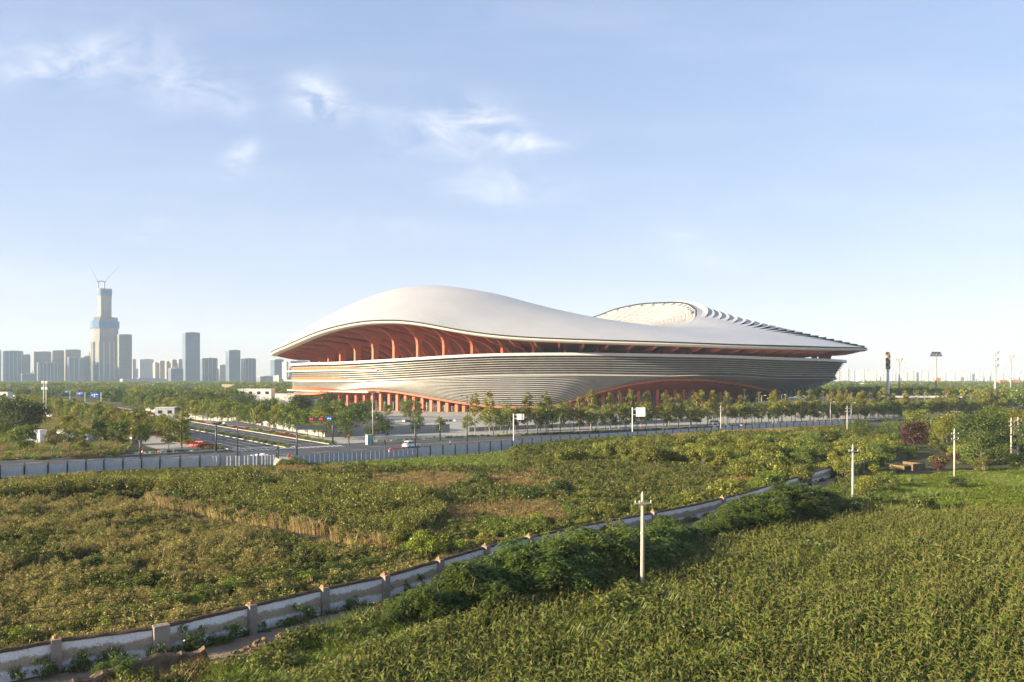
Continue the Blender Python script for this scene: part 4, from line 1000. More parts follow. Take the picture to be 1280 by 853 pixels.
def wall_between(root, pts, h, th, m_panel, m_top, pm=None, pillar_at=(), pw=.55, ph=.15, panel='wall_panel'):
    """parts in world coordinates relative to root at the first point"""
    ox, oy = pts[0]; n = len(pts); rng = random.Random(n * 7)
    for i in range(n - 1):
        (x0, y0), (x1, y1) = pts[i], pts[i + 1]; L_ = math.hypot(x1 - x0, y1 - y0); a = math.atan2(y1 - y0, x1 - x0); c = ((x0 + x1) / 2 - ox, (y0 + y1) / 2 - oy)
        o = box_obj(panel, m_panel, root, (0, 0, h / 2 - .1), (L_ - .01, th, h + .2)); o.location = (c[0], c[1], 0); o.rotation_euler = (0, 0, a)
        if m_top:
            mb = MB(); P = []; k = max(3, int(L_ / .35))
            for j in range(k + 1):
                x = -L_ / 2 + L_ * j / k; e = rng.uniform(-.03, .04); P.append([(x, -th / 2 - .06 + e, h - .02), (x, -th / 2 - .05 - e, h + .10 + e), (x, 0, h + .17 + rng.uniform(-.03, .05)), (x, th / 2 + .05 + e, h + .10), (x, th / 2 + .06, h - .02)])
            mb.grid(P); t = mb.build('coping', m_top, root, True); t.location = (c[0], c[1], 0); t.rotation_euler = (0, 0, a)
def build_wall():
    root = empty('boundary_wall', (*WALL[0], 0), 0, 'long whitewashed wall with plaster showing, dark coping and square piers beside the dirt track', 'wall')
    pts = []
    for i in range(len(WALL) - 1):
        (x0, y0), (x1, y1) = WALL[i], WALL[i + 1]; k = max(1, int(math.hypot(x1 - x0, y1 - y0) / 6)); pts += [(x0 + (x1 - x0) * j / k, y0 + (y1 - y0) * j / k) for j in range(k)]
    pts.append(WALL[-1]); rng = random.Random(3)
    wall_between(root, pts, 1.72, .36, OM['wash'], OM['coping'])
    for i, p in enumerate([WALL[2], WALL[3], WALL[4], WALL[5], WALL[6], ((WALL[6][0] + WALL[7][0]) / 2, (WALL[6][1] + WALL[7][1]) / 2), WALL[7], WALL[8], WALL[10], ((WALL[11][0] + WALL[12][0]) / 2, (WALL[11][1] + WALL[12][1]) / 2), WALL[13], WALL[14]]):
        j = min(range(len(WALL)), key=lambda q: abs(WALL[q][0] - p[0])); a = WALL[max(0, j - 1)]; b = WALL[min(len(WALL) - 1, j + 1)]; an = math.atan2(b[1] - a[1], b[0] - a[0])
        w = .95 if i == 1 else .55; q = (p[0] - WALL[0][0] + math.sin(an) * .22, p[1] - WALL[0][1] - math.cos(an) * .22)
        o = box_obj('pier', OM['pier'], root, (0, 0, .97), (w, .62, 1.98), 0, .96); o.location = (*q, 0); o.rotation_euler = (0, 0, an)
        if i != 1:
            mb = MB(); mb.box((-.05, .1, 2.03), (.24, .3, .14), .3); mb.box((.14, -.05, 2.02), (.22, .14, .10), -.4); mb.box((-.02, .05, 2.14), (.22, .12, .09), 1.0)
            t = mb.build('loose_bricks', OM['brick'], o)
    # earth and mud-brick walls
    def low_wall(nm, pix, h, th, m, label, top=None, rag=.25, seed=1):
        P = [ground(*p) for p in pix]; r = empty(nm, (*P[0], 0), 0, label, 'wall'); rg = random.Random(seed); mb = MB(); rows = []
        pts2 = []
        for i in range(len(P) - 1):
            k = max(2, int(math.hypot(P[i + 1][0] - P[i][0], P[i + 1][1] - P[i][1]) / .3)); pts2 += [(P[i][0] + (P[i + 1][0] - P[i][0]) * j / k, P[i][1] + (P[i + 1][1] - P[i][1]) * j / k) for j in range(k)]
        pts2.append(P[-1]); A = offset_line(pts2, th / 2); Bq = offset_line(pts2, -th / 2); hh = h
        for j, (a, b) in enumerate(zip(A, Bq)):
            hh = .6 * hh + .4 * h * (1 + rag * rg.uniform(-1, 1)); e = 0.05 if j in (0, len(A) - 1) else 1; z = max(.05, hh * e); o = (P[0][0], P[0][1]); g = rg.uniform(-.11, .11)
            rows.append([(a[0] - o[0], a[1] - o[1], -.1), (a[0] - o[0] + g, a[1] - o[1], z * .5), (a[0] - o[0], a[1] - o[1] + g, z * .92), ((a[0] + b[0]) / 2 - o[0], (a[1] + b[1]) / 2 - o[1], z * 1.05), (b[0] - o[0], b[1] - o[1], z * .92), (b[0] - o[0], b[1] - o[1], -.1)])
        mb.grid(rows); mb.build('wall_body', m, r)
        return r
    low_wall('mud_wall', ((60, 880), (120, 862), (190, 842), (262, 826)), 0.85, .5, OM['mud'], 'crumbling low mud brick wall between the dirt track and the corn at the bottom left', rag=.45, seed=4)
    low_wall('earth_bank', ((186, 628), (240, 640), (300, 651), (360, 660), (404, 668)), 1.25, .6, OM['mud'], 'low sunlit earth wall under the tall weeds behind the tan weed field', rag=.45, seed=5)
    low_wall('earth_bank', ((425, 676), (450, 680), (475, 684), (498, 688)), 1.0, .6, OM['mud'], 'short sunlit stub of earth wall at the right end of the tan weed field', rag=.7, seed=6)
    low_wall('brick_wall', ((578, 690), (600, 688), (625, 687), (652, 689)), 1.15, .4, OM['brick'], 'short sunlit orange brick wall standing across the whitewashed wall', rag=.12, seed=7)
    low_wall('white_wall', ((838, 588), (880, 590), (930, 592), (958, 588)), 1.0, .3, OM['wash'], 'broken white garden wall half hidden by bright shrubs', rag=.35, seed=8)
    low_wall('white_wall', ((656, 580), (690, 581.5), (730, 583)), .6, .3, OM['pier'], 'faded low white wall among yellow flowers in the meadow', rag=.5, seed=9)
    # ruined brick house among the trees
    x, y = ground(1133, 588); r = empty('ruined_house', (x, y, 0), .5, 'roofless ruin of a small brick house beside the purple tree', 'ruin')
    for c, sz in (((0.6, -2, .7), (3.6, .3, 1.4)), ((-2.6, 0, .55), (.3, 3, 1.1)), ((2.6, .3, .65), (.3, 4.4, 1.3))): box_obj('brick_wall', OM['mud'], r, c, sz)
    # rubble
    x, y = ground(335, 812); mb = MB(); rg = random.Random(12)
    for k in range(150):
        a = rg.gauss(0, 2.6); b = rg.gauss(0, .55); h = max(0, .75 * math.exp(-(b / .7) ** 2) * math.exp(-(a / 3.2) ** 2)); s = rg.uniform(.12, .34); px_, py_ = a * .63 - b * .77, a * .77 + b * .63
        mb.box((px_, py_, h * rg.uniform(.3, 1) + s * .2), (s, s * rg.uniform(.5, .9), s * rg.uniform(.3, .7)), rg.random() * 3, .8)
    o = mb.build('rubble_heap', OM['mud']); o.location = (x, y, 0); tag(o, 'long heap of broken bricks and earth beside the dirt track at the bottom', 'rubble', kind='stuff')

def fence(pts, h, step, label, m, posts=True, post_h=.5, name='site_fence', post_w=.16):
    root = empty(name, (*pts[0], 0), 0, label, 'fence'); ox, oy = pts[0]; line = []
    acc = 0; P = [pts[0]]
    for i in range(len(pts) - 1):
        (x0, y0), (x1, y1) = pts[i], pts[i + 1]; L_ = math.hypot(x1 - x0, y1 - y0); k = max(1, round(L_ / step)); P += [(x0 + (x1 - x0) * j / k, y0 + (y1 - y0) * j / k) for j in range(1, k + 1)]
    for i in range(len(P) - 1):
        (x0, y0), (x1, y1) = P[i], P[i + 1]; L_ = math.hypot(x1 - x0, y1 - y0); a = math.atan2(y1 - y0, x1 - x0); mb = MB()
        k = max(4, int(L_ / .3)); rows = []
        for j in range(k + 1):
            xx = -L_ / 2 + .04 + (L_ - .08) * j / k; e = .035 if j % 2 else -.035; rows.append([(xx, e, .06), (xx, e, h * .5), (xx, e, h)])
        mb.grid(rows); mb.box((0, .08, h * .33), (L_ - .1, .05, .08)); mb.box((0, .08, h * .9), (L_ - .1, .05, .08)); mb.box((0, -.05, h * .5), (L_ - .1, .02, .05))
        o = mb.build('panel', m, root); o.location = ((x0 + x1) / 2 - ox, (y0 + y1) / 2 - oy, 0); o.rotation_euler = (random.uniform(-.02, .02), 0, a)
    if posts:
        for p in P: box_obj('post', OM['black'], root, (p[0] - ox, p[1] - oy, (h + post_h) / 2), (post_w, post_w, h + post_h))
    return root
def build_fences():
    fence(FENCE_L, 1.9, 3.3, 'pale metal site fence with dark posts along the road at far left', OM['sheet'], True, .45, post_w=.22)
    fence([ground(280, 583.3), ground(345, 581.7)], 2.0, 1.6, 'grey mesh site fence in front of the white tarpaulin pile', OM['sheetg'], False)
    fence(FENCE_M, 2.1, 1.1, 'grey corrugated site fence along the road junction', OM['sheetg'], False)
    fence(FENCE_R, 2.1, 3.6, 'long pale metal site fence with dark posts in front of the stadium', OM['sheet'], True, .4, post_w=.22)
    fence([st(18.5, 300), st(18.5, 62), st(60, 60)], 2.6, 6, 'tall white hoarding behind the avenue trees near the stadium', OM['hoard'], False, name='hoarding')
    fence([st(66, 58), st(175, 55)], 1.4, 6, 'low pale hoarding behind the shady trees in front of the stadium', OM['hoard'], False, name='hoarding')

def utility_pole(px, py_top, d, hgt, label, arms=1, rot=0.0, base=None):
    x = ray(px) * d; ztop = CAMH + (HOR - py_top) / 1000 * d
    r = empty('utility_pole', (x, d, 0), rot, label, 'utility pole', 'concrete utility poles in the fields')
    mb = MB(); mb.tube([(0, 0, -.3), (0, 0, ztop)], [.175, .105], 10); mb.build('pole', OM['concrete'], r, True)
    for k in range(arms):
        z = ztop - .75 - .9 * k; mb = MB(); mb.box((0, -.16, z), (1.4, .09, .09)); a = mb.build('crossarm', OM['steel'], r)
        for xx in (-.62, -.3, .62): mb = MB(); mb.tube([(xx, -.16, z + .04), (xx, -.16, z + .14), (xx, -.16, z + .24)], [.03, .045, .02], 6); mb.build('insulator', OM['ceramic'], a)
    mb = MB(); mb.tube([(0, 0, ztop), (0, 0, ztop + .16)], [.045, .03], 6); mb.build('top_insulator', OM['ceramic'], r)
    mb = MB(); mb.tube([(0, 0, ztop * .62), (0, 0, ztop * .62 + .1)], .185, 10); mb.build('band', OM['steel'], r)
    return r
def lamp_post(px, py_base, py_top, label, heads=2, m='dark', group='lamp posts by the road', d=None, name='lamp_post'):
    x, y = ground(px, py_base) if d is None else (ray(px) * d, d); z = CAMH + (HOR - py_top) / 1000 * y
    r = empty(name, (x, y, 0), 0, label, 'lamp post', group)
    mb = MB(); mb.tube([(0, 0, 0), (0, 0, z)], [.14, .07], 8); mb.build('pole', OM[m], r, True)
    for sg in ((-1, 1) if heads == 2 else (1,)):
        a = MB(); a.tube([(0, 0, z - .2), (sg * .7, 0, z + .15), (sg * 1.0, 0, z + .15)], .045, 5); ar = a.build('arm', OM[m], r)
        b = MB(); b.box((sg * 1.35, 0, z + .13), (.8, .32, .16), 0, .8); b.build('lamp_head', OM['black' if m == 'dark' else 'ceramic'], ar)
    return r
def gantry(px, py_base, py_top, px_end, label, sign=None, m='dark', th=.5):
    x, y = ground(px, py_base); z = CAMH + (HOR - py_top) / 1000 * y; L_ = (px_end - px) / 1000 * y
    r = empty('traffic_mast', (x, y, 0), 0, label, 'traffic mast', 'traffic masts at the junction')
    mb = MB(); mb.tube([(0, 0, 0), (0, 0, z)], [.22, .17], 8); mb.build('pole', OM[m], r, True); box_obj('base_plate', OM[m], r, (0, 0, .2), (.7, .7, .4))
    mb = MB(); mb.tube([(0, 0, z - .25), (L_, 0, z - .05)], [.14, .09], 6); arm = mb.build('arm', OM[m], r)
    if sign == 'led':
        box_obj('led_board', OM['black'], r, (L_ * .62, -.2, z - .35), (abs(L_) * .76, .25, .95))
        for k in (.92, .50):
            mb = MB()
            for j in range(4): mb.box((L_ * k + (-.32 + .22 * j), -.34, z - .35), (.13, .03, .42 if j % 2 else .30))
            mb.build('led_figures', OM['led'], r)
        box_obj('blue_panel', OM['blue'], r, (L_ * .16, -.24, z - .2), (abs(L_) * .25, .1, 1.1)); mb = MB()
        for j in range(3): mb.box((L_ * .16 - .4 + .4 * j, -.30, z - .2 + .1 * (j % 2)), (.22, .02, .35))
        mb.build('sign_marks', OM['white'], r)
    elif sign == 'beam':
        box_obj('beam', OM[m], r, (L_ * .5, -.05, z - .35), (abs(L_), .35, 1.0)); 
    elif sign == 'cameras':
        for k in (.45, .7, .95): box_obj('camera', OM['white' if k > .8 else 'black'], r, (L_ * k, -.15, z + .05), (.7, .5, .42))
    for zz, sg in ((2.6, 1), (3.6, 1)): pass
    mb = MB(); mb.box((0, -.28, 2.7), (.34, .25, .95)); sgn = mb.build('signal_box', OM['black'], r); mb = MB(); mb.tube([(0, -.405, 2.98), (0, -.43, 2.98)], .07, 8); mb.build('red_light', OM['led'], sgn)
    return r
def person(px, py, label, top, leg, face=0.0, h=1.7, group=None, pos=None, arm_up=0.0, stride=.15):
    """one continuous body grown over a skeleton"""
    x, y = pos or ground(px, py); k = h / 1.7
    J = {'pelvis': (0, 0, .92), 'waist': (0, 0, 1.08), 'chest': (0, .0, 1.30), 'neck': (0, 0, 1.46), 'head': (0, -.02, 1.58), 'crown': (0, -.01, 1.68)}
    E = [('pelvis', 'waist'), ('waist', 'chest'), ('chest', 'neck'), ('neck', 'head'), ('head', 'crown')]; Rr = dict(pelvis=.15, waist=.135, chest=.165, neck=.055, head=.095, crown=.07)
    for s, n in ((-1, 'l'), (1, 'r')):
        f = stride * s
        J.update({n + 'hip': (s * .09, 0, .86), n + 'knee': (s * .10, -f * .6 - .02, .48), n + 'ankle': (s * .10, -f, .09), n + 'toe': (s * .11, -f - .17, .04), n + 'sh': (s * .19, 0, 1.40), n + 'elb': (s * .25, f * .4 + .02, 1.12 + arm_up * .2), n + 'wri': (s * .26, f * .6 - .12 - arm_up * .2, .90 + arm_up * .5), n + 'hand': (s * .26, f * .6 - .16 - arm_up * .25, .82 + arm_up * .55)})
        E += [('pelvis', n + 'hip'), (n + 'hip', n + 'knee'), (n + 'knee', n + 'ankle'), (n + 'ankle', n + 'toe'), ('chest', n + 'sh'), (n + 'sh', n + 'elb'), (n + 'elb', n + 'wri'), (n + 'wri', n + 'hand')]
        Rr.update({n + 'hip': .10, n + 'knee': .068, n + 'ankle': .045, n + 'toe': .04, n + 'sh': .07, n + 'elb': .047, n + 'wri': .032, n + 'hand': .038})
    ks = list(J); me = bpy.data.meshes.new('person'); me.from_pydata([tuple(c * k for c in J[q]) for q in ks], [(ks.index(a), ks.index(b)) for a, b in E], [])
    o = link('person', me); sk = o.modifiers.new('skin', 'SKIN'); sv = me.skin_vertices[0].data
    for i, q in enumerate(ks): sv[i].radius = (Rr[q] * k, Rr[q] * k); sv[i].use_root = q == 'pelvis'
    su = o.modifiers.new('sub', 'SUBSURF'); su.levels = su.render_levels = 1; sk.use_smooth_shade = True
    dg = bpy.context.evaluated_depsgraph_get(); ev = bpy.data.meshes.new_from_object(o.evaluated_get(dg)); o.modifiers.clear(); o.data = ev
    ev.materials.clear(); [ev.materials.append(m) for m in (top, leg, OM['skin'])]
    for p in ev.polygons:
        c = p.center; hand = c.z < .92 * k and abs(c.x) > .2 * k and c.z > .6 * k
        p.material_index = 2 if c.z > 1.47 * k or hand else (0 if c.z > .95 * k else 1); p.use_smooth = True
    o.location = (x, y, 0); o.rotation_euler = (0, 0, face); tag(o, label, 'person', group)
    mb = MB(); P = []
    for i in range(7):
        el = PI / 2 * i / 6; P.append([(math.cos(2 * PI * j / 10) * .105 * k * math.cos(el * .98), .015 * k + math.sin(2 * PI * j / 10) * .11 * k * math.cos(el * .98), 1.60 * k + .125 * k * math.sin(el)) for j in range(11)])
    mb.grid(P); mb.build('hair', OM['hair'], o, True)
    return o
def car(x, y, rz, label, paint, suv=True):
    r = empty('car', (x, y, 0), rz, label, 'car'); L_, Wd = 4.6, 1.84
    prof = [(-2.3, .35), (-2.28, .75), (-2.2, .98), (-2.05, 1.02), (-1.85, 1.50), (-1.6, 1.66), (-.2, 1.70), (.45, 1.62), (1.15, 1.08), (2.05, .95), (2.27, .78), (2.3, .38)]
    mb = MB(); rows = []
    for yy, inset in ((-Wd / 2, .0), (-Wd / 2 + .10, 0), (0, 0), (Wd / 2 - .10, 0), (Wd / 2, 0)):
        e = abs(yy) > Wd / 2 - .01; rows.append([(px_ * (.97 if e else 1), yy * (1 if pz < 1.0 else .82), pz * (1 if pz < 1 or not e else .975)) for px_, pz in prof])
    mb.grid(rows); mb.add(rows[0], [tuple(range(len(prof)))]); mb.add(rows[-1], [tuple(range(len(prof) - 1, -1, -1))]); mb.add([(-2.3, -Wd / 2, .35), (2.3, -Wd / 2, .38), (2.3, Wd / 2, .38), (-2.3, Wd / 2, .35)], [(0, 1, 2, 3)])
    mb.build('body', paint, r)
    for s in (-1, 1):
        q = lambda a, b: (a, s * (Wd / 2 * (.82 if b > 1.2 else .955) + .012), b)
        for w in ([(-1.72, 1.08), (-.75, 1.06), (-.75, 1.55), (-1.6, 1.54)], [(-.65, 1.06), (.18, 1.06), (.18, 1.54), (-.65, 1.56)], [(.28, 1.06), (1.0, 1.08), (.5, 1.50), (.28, 1.53)]):
            m2 = MB(); m2.add([q(*p) for p in w], [(0, 1, 2, 3)]); m2.build('side_window', OM['winglass'], r)
        for xx in (-1.38, 1.42):
            m2 = MB(); m2.tube([(xx, s * (Wd / 2 - .2), .34), (xx, s * (Wd / 2 + .02), .34)], .34, 16); wh = m2.build('wheel', OM['tyre'], r); m3 = MB(); m3.tube([(xx, s * (Wd / 2 + .02), .34), (xx, s * (Wd / 2 + .035), .34)], .21, 12); m3.build('rim', OM['steel'], wh)
        box_obj('headlight', OM['ceramic'], r, (2.22, s * .68, .74), (.16, .36, .15)); box_obj('tail_light', OM['red'], r, (-2.26, s * .72, .88), (.08, .25, .22))
    m2 = MB(); m2.add([(.50, -.70, 1.58), (1.14, -.78, 1.10), (1.14, .78, 1.10), (.50, .70, 1.58)], [(0, 1, 2, 3)]); [m2.v.__setitem__(i, (v[0] + .03, v[1], v[2] + .03)) for i, v in enumerate(m2.v)]; m2.build('windscreen', OM['winglass'], r)
    m2 = MB(); m2.add([(-2.08, -.72, 1.06), (-1.87, -.68, 1.48), (-1.87, .68, 1.48), (-2.08, .72, 1.06)], [(0, 1, 2, 3)]); [m2.v.__setitem__(i, (v[0] - .025, v[1], v[2] + .01)) for i, v in enumerate(m2.v)]; m2.build('rear_window', OM['winglass'], r)
    return r
def cabin(px0, px1, py_top, d, z0, label, m, nwin=0, name='site_cabin', cat='cabin', depth=4, rz=0.0, roof=None, win_z=.62, win_w=.45):
    x0, x1 = ray(px0) * d, ray(px1) * d; w = x1 - x0; h = CAMH + (HOR - py_top) / 1000 * d - z0
    r = empty(name, ((x0 + x1) / 2, d + depth / 2, z0), rz, label, cat)
    box_obj('wall_shell', m, r, (0, 0, h / 2), (w, depth, h)); box_obj('roof', roof or OM['offwhite'], r, (0, 0, h + .10), (w * 1.03, depth * 1.06, .2))
    for k in range(nwin):
        xx = -w / 2 + w * (k + .5) / nwin; f = box_obj('window', OM['winglass'], r, (xx, -depth / 2 - .02, h * win_z), (w / nwin * win_w, .06, h * (.3 if h < 5 else .16)))
        box_obj('sill', OM['white'], f, (xx, -depth / 2 - .05, h * win_z - h * (.15 if h < 5 else .08) - .06), (w / nwin * (win_w + .1), .14, .1))
    return r
def build_objects():
    # utility poles
    for px, pt, d, lab, arms in ((803, 617, 61.8, 'tallest concrete pole, standing in a weedy patch inside the cornfield', 1), (1066, 557, 104, 'concrete pole at the far edge of the cornfield beside a dark bush', 1),
                                 (1193, 537, 136, 'concrete pole beside the small pale crop field right of the purple tree', 2), (1059, 508, 240, 'pale pole with small arms rising behind the meadow shrubs, right of the stadium', 2),
                                 (901, 507, 248, 'thin pole standing behind the thicket in front of the stadium arch', 2), (1264, 523, 167, 'pole with two crossarms among the dark trees at the right edge', 2), (1272.5, 522, 175, 'short bare pole close to the right edge behind another pole', 1)):
        utility_pole(px, pt, d, 8.8, lab, arms, .15)
    # cables over the wall
    A = [Vector((*WALL[0], 3.9)), Vector((*WALL[3], 3.35)), Vector((*WALL[5], 2.85)), Vector((*WALL[7], 2.7))]
    for k, (dz, off) in enumerate(((.0, -1.2), (-.75, -.6), (-1.2, .1))):
        mb = MB(); a = offset_line([(p.x, p.y) for p in A], off); mb.tube([(p[0], p[1], q.z + dz * .9) for p, q in zip(a, A)], .018, 4)
        o = mb.build('overhead_cable', OM['cable']); tag(o, '%s sagging black cable running above the whitewashed wall' % ('uppermost', 'middle', 'lowest')[k], 'cable', 'cables above the white wall')
    # lamps and masts
    lamp_post(297, 582, 498.5, 'tall dark lamp post with two black heads in front of the fence by the junction'); lamp_post(227, 560, 494, 'dark double lamp post among the avenue trees left of the junction')
    lamp_post(584, 553, 495.5, 'dark double lamp post before the lit part of the stadium bowl'); lamp_post(466, 556, 491, 'slim lamp post before the red arcade columns', 2, 'steel')
    for i, (px, pb, pt, dd) in enumerate(((940, 529, 506, 290), (952, 530, 495, 300), (977, 528, 494, 320), (1001, 531, 495.5, 330), (1038, 533, 503, 290), (1064, 525, 504, 310), (1097, 512, 500, 360))):
        lamp_post(px, pb, pt, '%s slim grey post from the left below the right end of the stadium' % ordinal(i), 1, 'steel', 'slim posts on the plaza', d=dd)
    x, y = ground(56, 524); r = empty('light_tower', (x, y, 0), 0, 'white site lighting tower with square lamps standing on the lawn at left', 'light tower'); zt = CAMH + (HOR - 478) / 1000 * y
    for s in (-1, 1):
        mb = MB(); mb.tube([(s * .55, 0, 0), (s * .55, 0, zt)], .14, 5); mb.build('mast', OM['white'], r)
        for z in (zt, zt - 2.6): box_obj('lamp', OM['ceramic'], r, (s * .75, -.2, z), (1.0, .5, 1.1))
    mb = MB()
    for k in range(9): mb.tube([(-.55, 0, k * zt / 9), (.55, 0, (k + .8) * zt / 9)], .06, 3)
    mb.build('bracing', OM['steel'], r); box_obj('cabinet', OM['white'], r, (2.2, 0, .9), (2.2, 1.2, 1.8))
    gantry(371, 574, 532.5, 408, 'dark traffic mast with a heavy dark beam reaching right above the junction', 'beam'); gantry(416, 556, 522.5, 387, 'traffic mast carrying a red lit board and a small blue panel', 'led')
    gantry(270, 566.5, 529, 280, 'dark traffic mast with a short arm left of the dual carriageway', 'cameras'); gantry(519, 563, 526.5, 504, 'traffic mast with cameras on a short arm beside the white car', 'cameras'); gantry(550, 551.5, 526, 569, 'dark mast with a pale arm among the shady trees before the stadium', 'cameras')
    gantry(175.5, 577, 548, 165, 'traffic mast with a white arm behind the pale fence at left', 'cameras')
    for px, pb, pt, lab in ((436, 558.5, 545, 'short dark signal post with red light beside the kerb'), (481, 564, 552, 'short dark post on the pavement left of the white car'), (347.5, 575, 559.5, 'thick dark post beside the gap in the fence')):
        x, y = ground(px, pb); z = CAMH + (HOR - pt) / 1000 * y; r = empty('signal_post', (x, y, 0), 0, lab, 'signal post'); mb = MB(); mb.tube([(0, 0, 0), (0, 0, z)], .16, 8); mb.build('pole', OM['dark'], r); box_obj('signal_box', OM['black'], r, (0, -.1, z - .2), (.4, .4, 1.0))
        if px == 436: box_obj('red_light', OM['led'], r, (0, -.32, z + .1), (.25, .04, .25))
    # blue direction signs
    for px0, px1, py0, py1, d, lab in ((113.5, 123.5, 491, 497, 420, 'larger blue road sign above the left avenue'), (96, 104, 490, 494, 520, 'smaller blue road sign farther along the left avenue'), (81, 86, 488.5, 491, 640, 'tiny blue road sign at the far end of the left avenue')):
        x = ray((px0 + px1) / 2) * d; w = (px1 - px0) / 1000 * d; z1, z0 = CAMH + (HOR - py0) / 1000 * d, CAMH + (HOR - py1) / 1000 * d
        r = empty('road_sign', (x, d, 0), 0, lab, 'road sign', 'blue road signs on the left avenue'); box_obj('panel', OM['blue'], r, (0, -.3, (z0 + z1) / 2), (w, .15, z1 - z0)); mb = MB(); mb.tube([(w * .8, 0, 0), (w * .8, 0, z1)], .2, 6); mb.tube([(w * .8, 0, (z0 + z1) / 2), (-w * .4, 0, (z0 + z1) / 2)], .12, 5); mb.build('pole', OM['steel'], r)
        mb = MB()
        for k in (-.28, .02, .3): mb.box((k * w, -.39, (z0 + z1) / 2 + .3 * (k > 0)), (w * .18, .03, (z1 - z0) * .16))
        mb.box((0, -.39, (z0 + z1) / 2 - (z1 - z0) * .2), (w * .1, .03, (z1 - z0) * .4)); mb.build('sign_marks', OM['white'], r)
    # blank pale boards
    for px, pb, px0, px1, py0, py1, lab in ((790.5, 541, 795, 806.5, 509.5, 521, 'large pale sign board on a white mast before the shaded bowl'), (642, 551, 646, 655, 517.5, 525, 'smaller pale sign board among the roadside trees before the lit bowl')):
        x, y = ground(px, pb); Zf = lambda p: CAMH + (HOR - p) / 1000 * y; r = empty('sign_board', (x, y, 0), 0, lab, 'sign board'); mb = MB(); mb.tube([(0, 0, 0), (0, 0, Zf(py0))], .17, 6)
        xa, xb = ray(px0) * y - x, ray(px1) * y - x
        for f in (.2, .8): mb.tube([(0, 0, Zf(py0 + (py1 - py0) * f)), (xa, 0, Zf(py0 + (py1 - py0) * f))], .09, 4)
        mb.build('mast', OM['white'], r); box_obj('board', OM['white'], r, ((xa + xb) / 2, -.1, (Zf(py0) + Zf(py1)) / 2), (xb - xa, .2, Zf(py0) - Zf(py1)))
    # vehicles
    x, y = ground(514, 559.5); car(x, y, ROT + .25, 'white car with dark windows driving past the grey corrugated fence', OM['carwhite'])
    x, y = ground(894, 531); car(x, y, ROT, 'white car half hidden by bushes before the shaded arch of the stadium', OM['carwhite'])
    x, y = ground(497, 565); r = empty('road_barrier', (x, y, 0), .45, 'red and cream water barrier lying on the road beside the white car', 'barrier'); box_obj('upper_bar', OM['red'], r, (0, 0, .75), (4.2, .6, .4), 0, .8); box_obj('foot', OM['offwhite'], r, (0, 0, .28), (4.5, .8, .55), 0, .9)
    # people and scooters
    bl = surf('pale_blue_shirt', (.30, .42, .60), .8); dk = surf('dark_trousers', (.03, .032, .04), .8)
    person(361, 577, 'person in red jacket standing at the gap in the fence', OM['red'], OM['red'], .3); person(563, 558.5, 'person in pale blue shirt walking on the road behind the fence', bl, dk, 1.2)
    person(227, 560.5, 'worker in orange standing near the red barriers left of the junction', OM['orange'], OM['orange'], 0); person(339, 541.5, 'worker in orange on the verge of the dual carriageway', OM['orange'], dk, 2)
    person(173, 539, 'worker in orange beside the flower beds on the avenue', OM['orange'], OM['orange'], 1, arm_up=.6); person(170.5, 538.5, 'person in white helmet and pale shirt beside the orange worker', bl, dk, 1)
    for px, py, lab, m in ((745, 541.5, 'rider in red on a scooter before the stadium', OM['red']), (933, 532.5, 'rider in red jacket on a scooter at the right of the plaza road', OM['red']), (788, 539.5, 'rider in pale blue on a scooter near the large sign board', bl)):
        x, y = ground(px, py); r = empty('scooter', (x, y, 0), ROT, 'dark scooter under the ' + lab.split(' on a')[0] + ' ' + lab.split('scooter ')[1], 'scooter')
        for xx in (-.62, .62): mb = MB(); mb.tube([(xx, -.05, .25), (xx, .05, .25)], .25, 12); mb.build('wheel', OM['tyre'], r)
        mb = MB(); mb.box((-.25, 0, .55), (.75, .28, .35), 0, .8); mb.box((.1, 0, .32), (.8, .28, .12)); mb.tube([(.62, 0, .3), (.42, 0, 1.0)], .06, 6); mb.build('body', OM['black'], r); mb = MB(); mb.tube([(.42, -.3, 1.02), (.42, .3, 1.02)], .025, 5); mb.build('handlebar', OM['black'], r)
        p = person(0, 0, lab, m, dk, ROT + PI / 2, pos=(x - .2 * RD[0], y - .2 * RD[1]), stride=.1); p.location.z = -.08
    # traffic cones
    for px, py, lab in ((178, 568, 'orange traffic cone nearest the white armed mast'), (198.5, 567, 'orange traffic cone on the side road left of the red barriers')):
        x, y = ground(px, py); r = empty('traffic_cone', (x, y, 0), 0, lab, 'traffic cone', 'traffic cones on the side road'); mb = MB(); mb.tube([(0, 0, .05), (0, 0, 1.1)], [.34, .06], 10); mb.build('cone', OM['orange'], r); box_obj('foot', OM['black'], r, (0, 0, .03), (.8, .8, .06)); mb = MB(); mb.tube([(0, 0, .5), (0, 0, .7)], [.225, .175], 10); mb.build('band', OM['white'], r)
    # red barriers around the corner bed
    for i, (px, py, w, rz) in enumerate(((243, 559, 3.4, -.3), (249, 555, 3.0, -.4), (258, 561, 2.2, .5))):
        x, y = ground(px, py); r = empty('plastic_barrier', (x, y, 0), rz, ('red plastic barrier lying nearest the junction corner', 'red plastic barrier behind the others at the junction corner', 'red plastic barrier closest to the dark mast at the junction')[i], 'barrier', 'red barriers at the junction')
        box_obj('body', OM['red'], r, (0, 0, .42), (w, .4, .6), 0, .85); box_obj('foot', OM['red'], r, (0, 0, .08), (w * .96, .7, .14))
    # white tarpaulin pile at the fence gap
    x, y = ground(325, 578); rg = random.Random(4); mb = MB(); P = []
    for i in range(15):
        u = i / 14 * 2 - 1; P.append([(u * 3.4, (j / 8 * 2 - 1) * 1.6, max(0.02, 1.75 * (1 - u * u) ** .5 * (1 - (j / 8 * 2 - 1) ** 2) ** .5 * rg.uniform(.8, 1.1))) for j in range(9)])
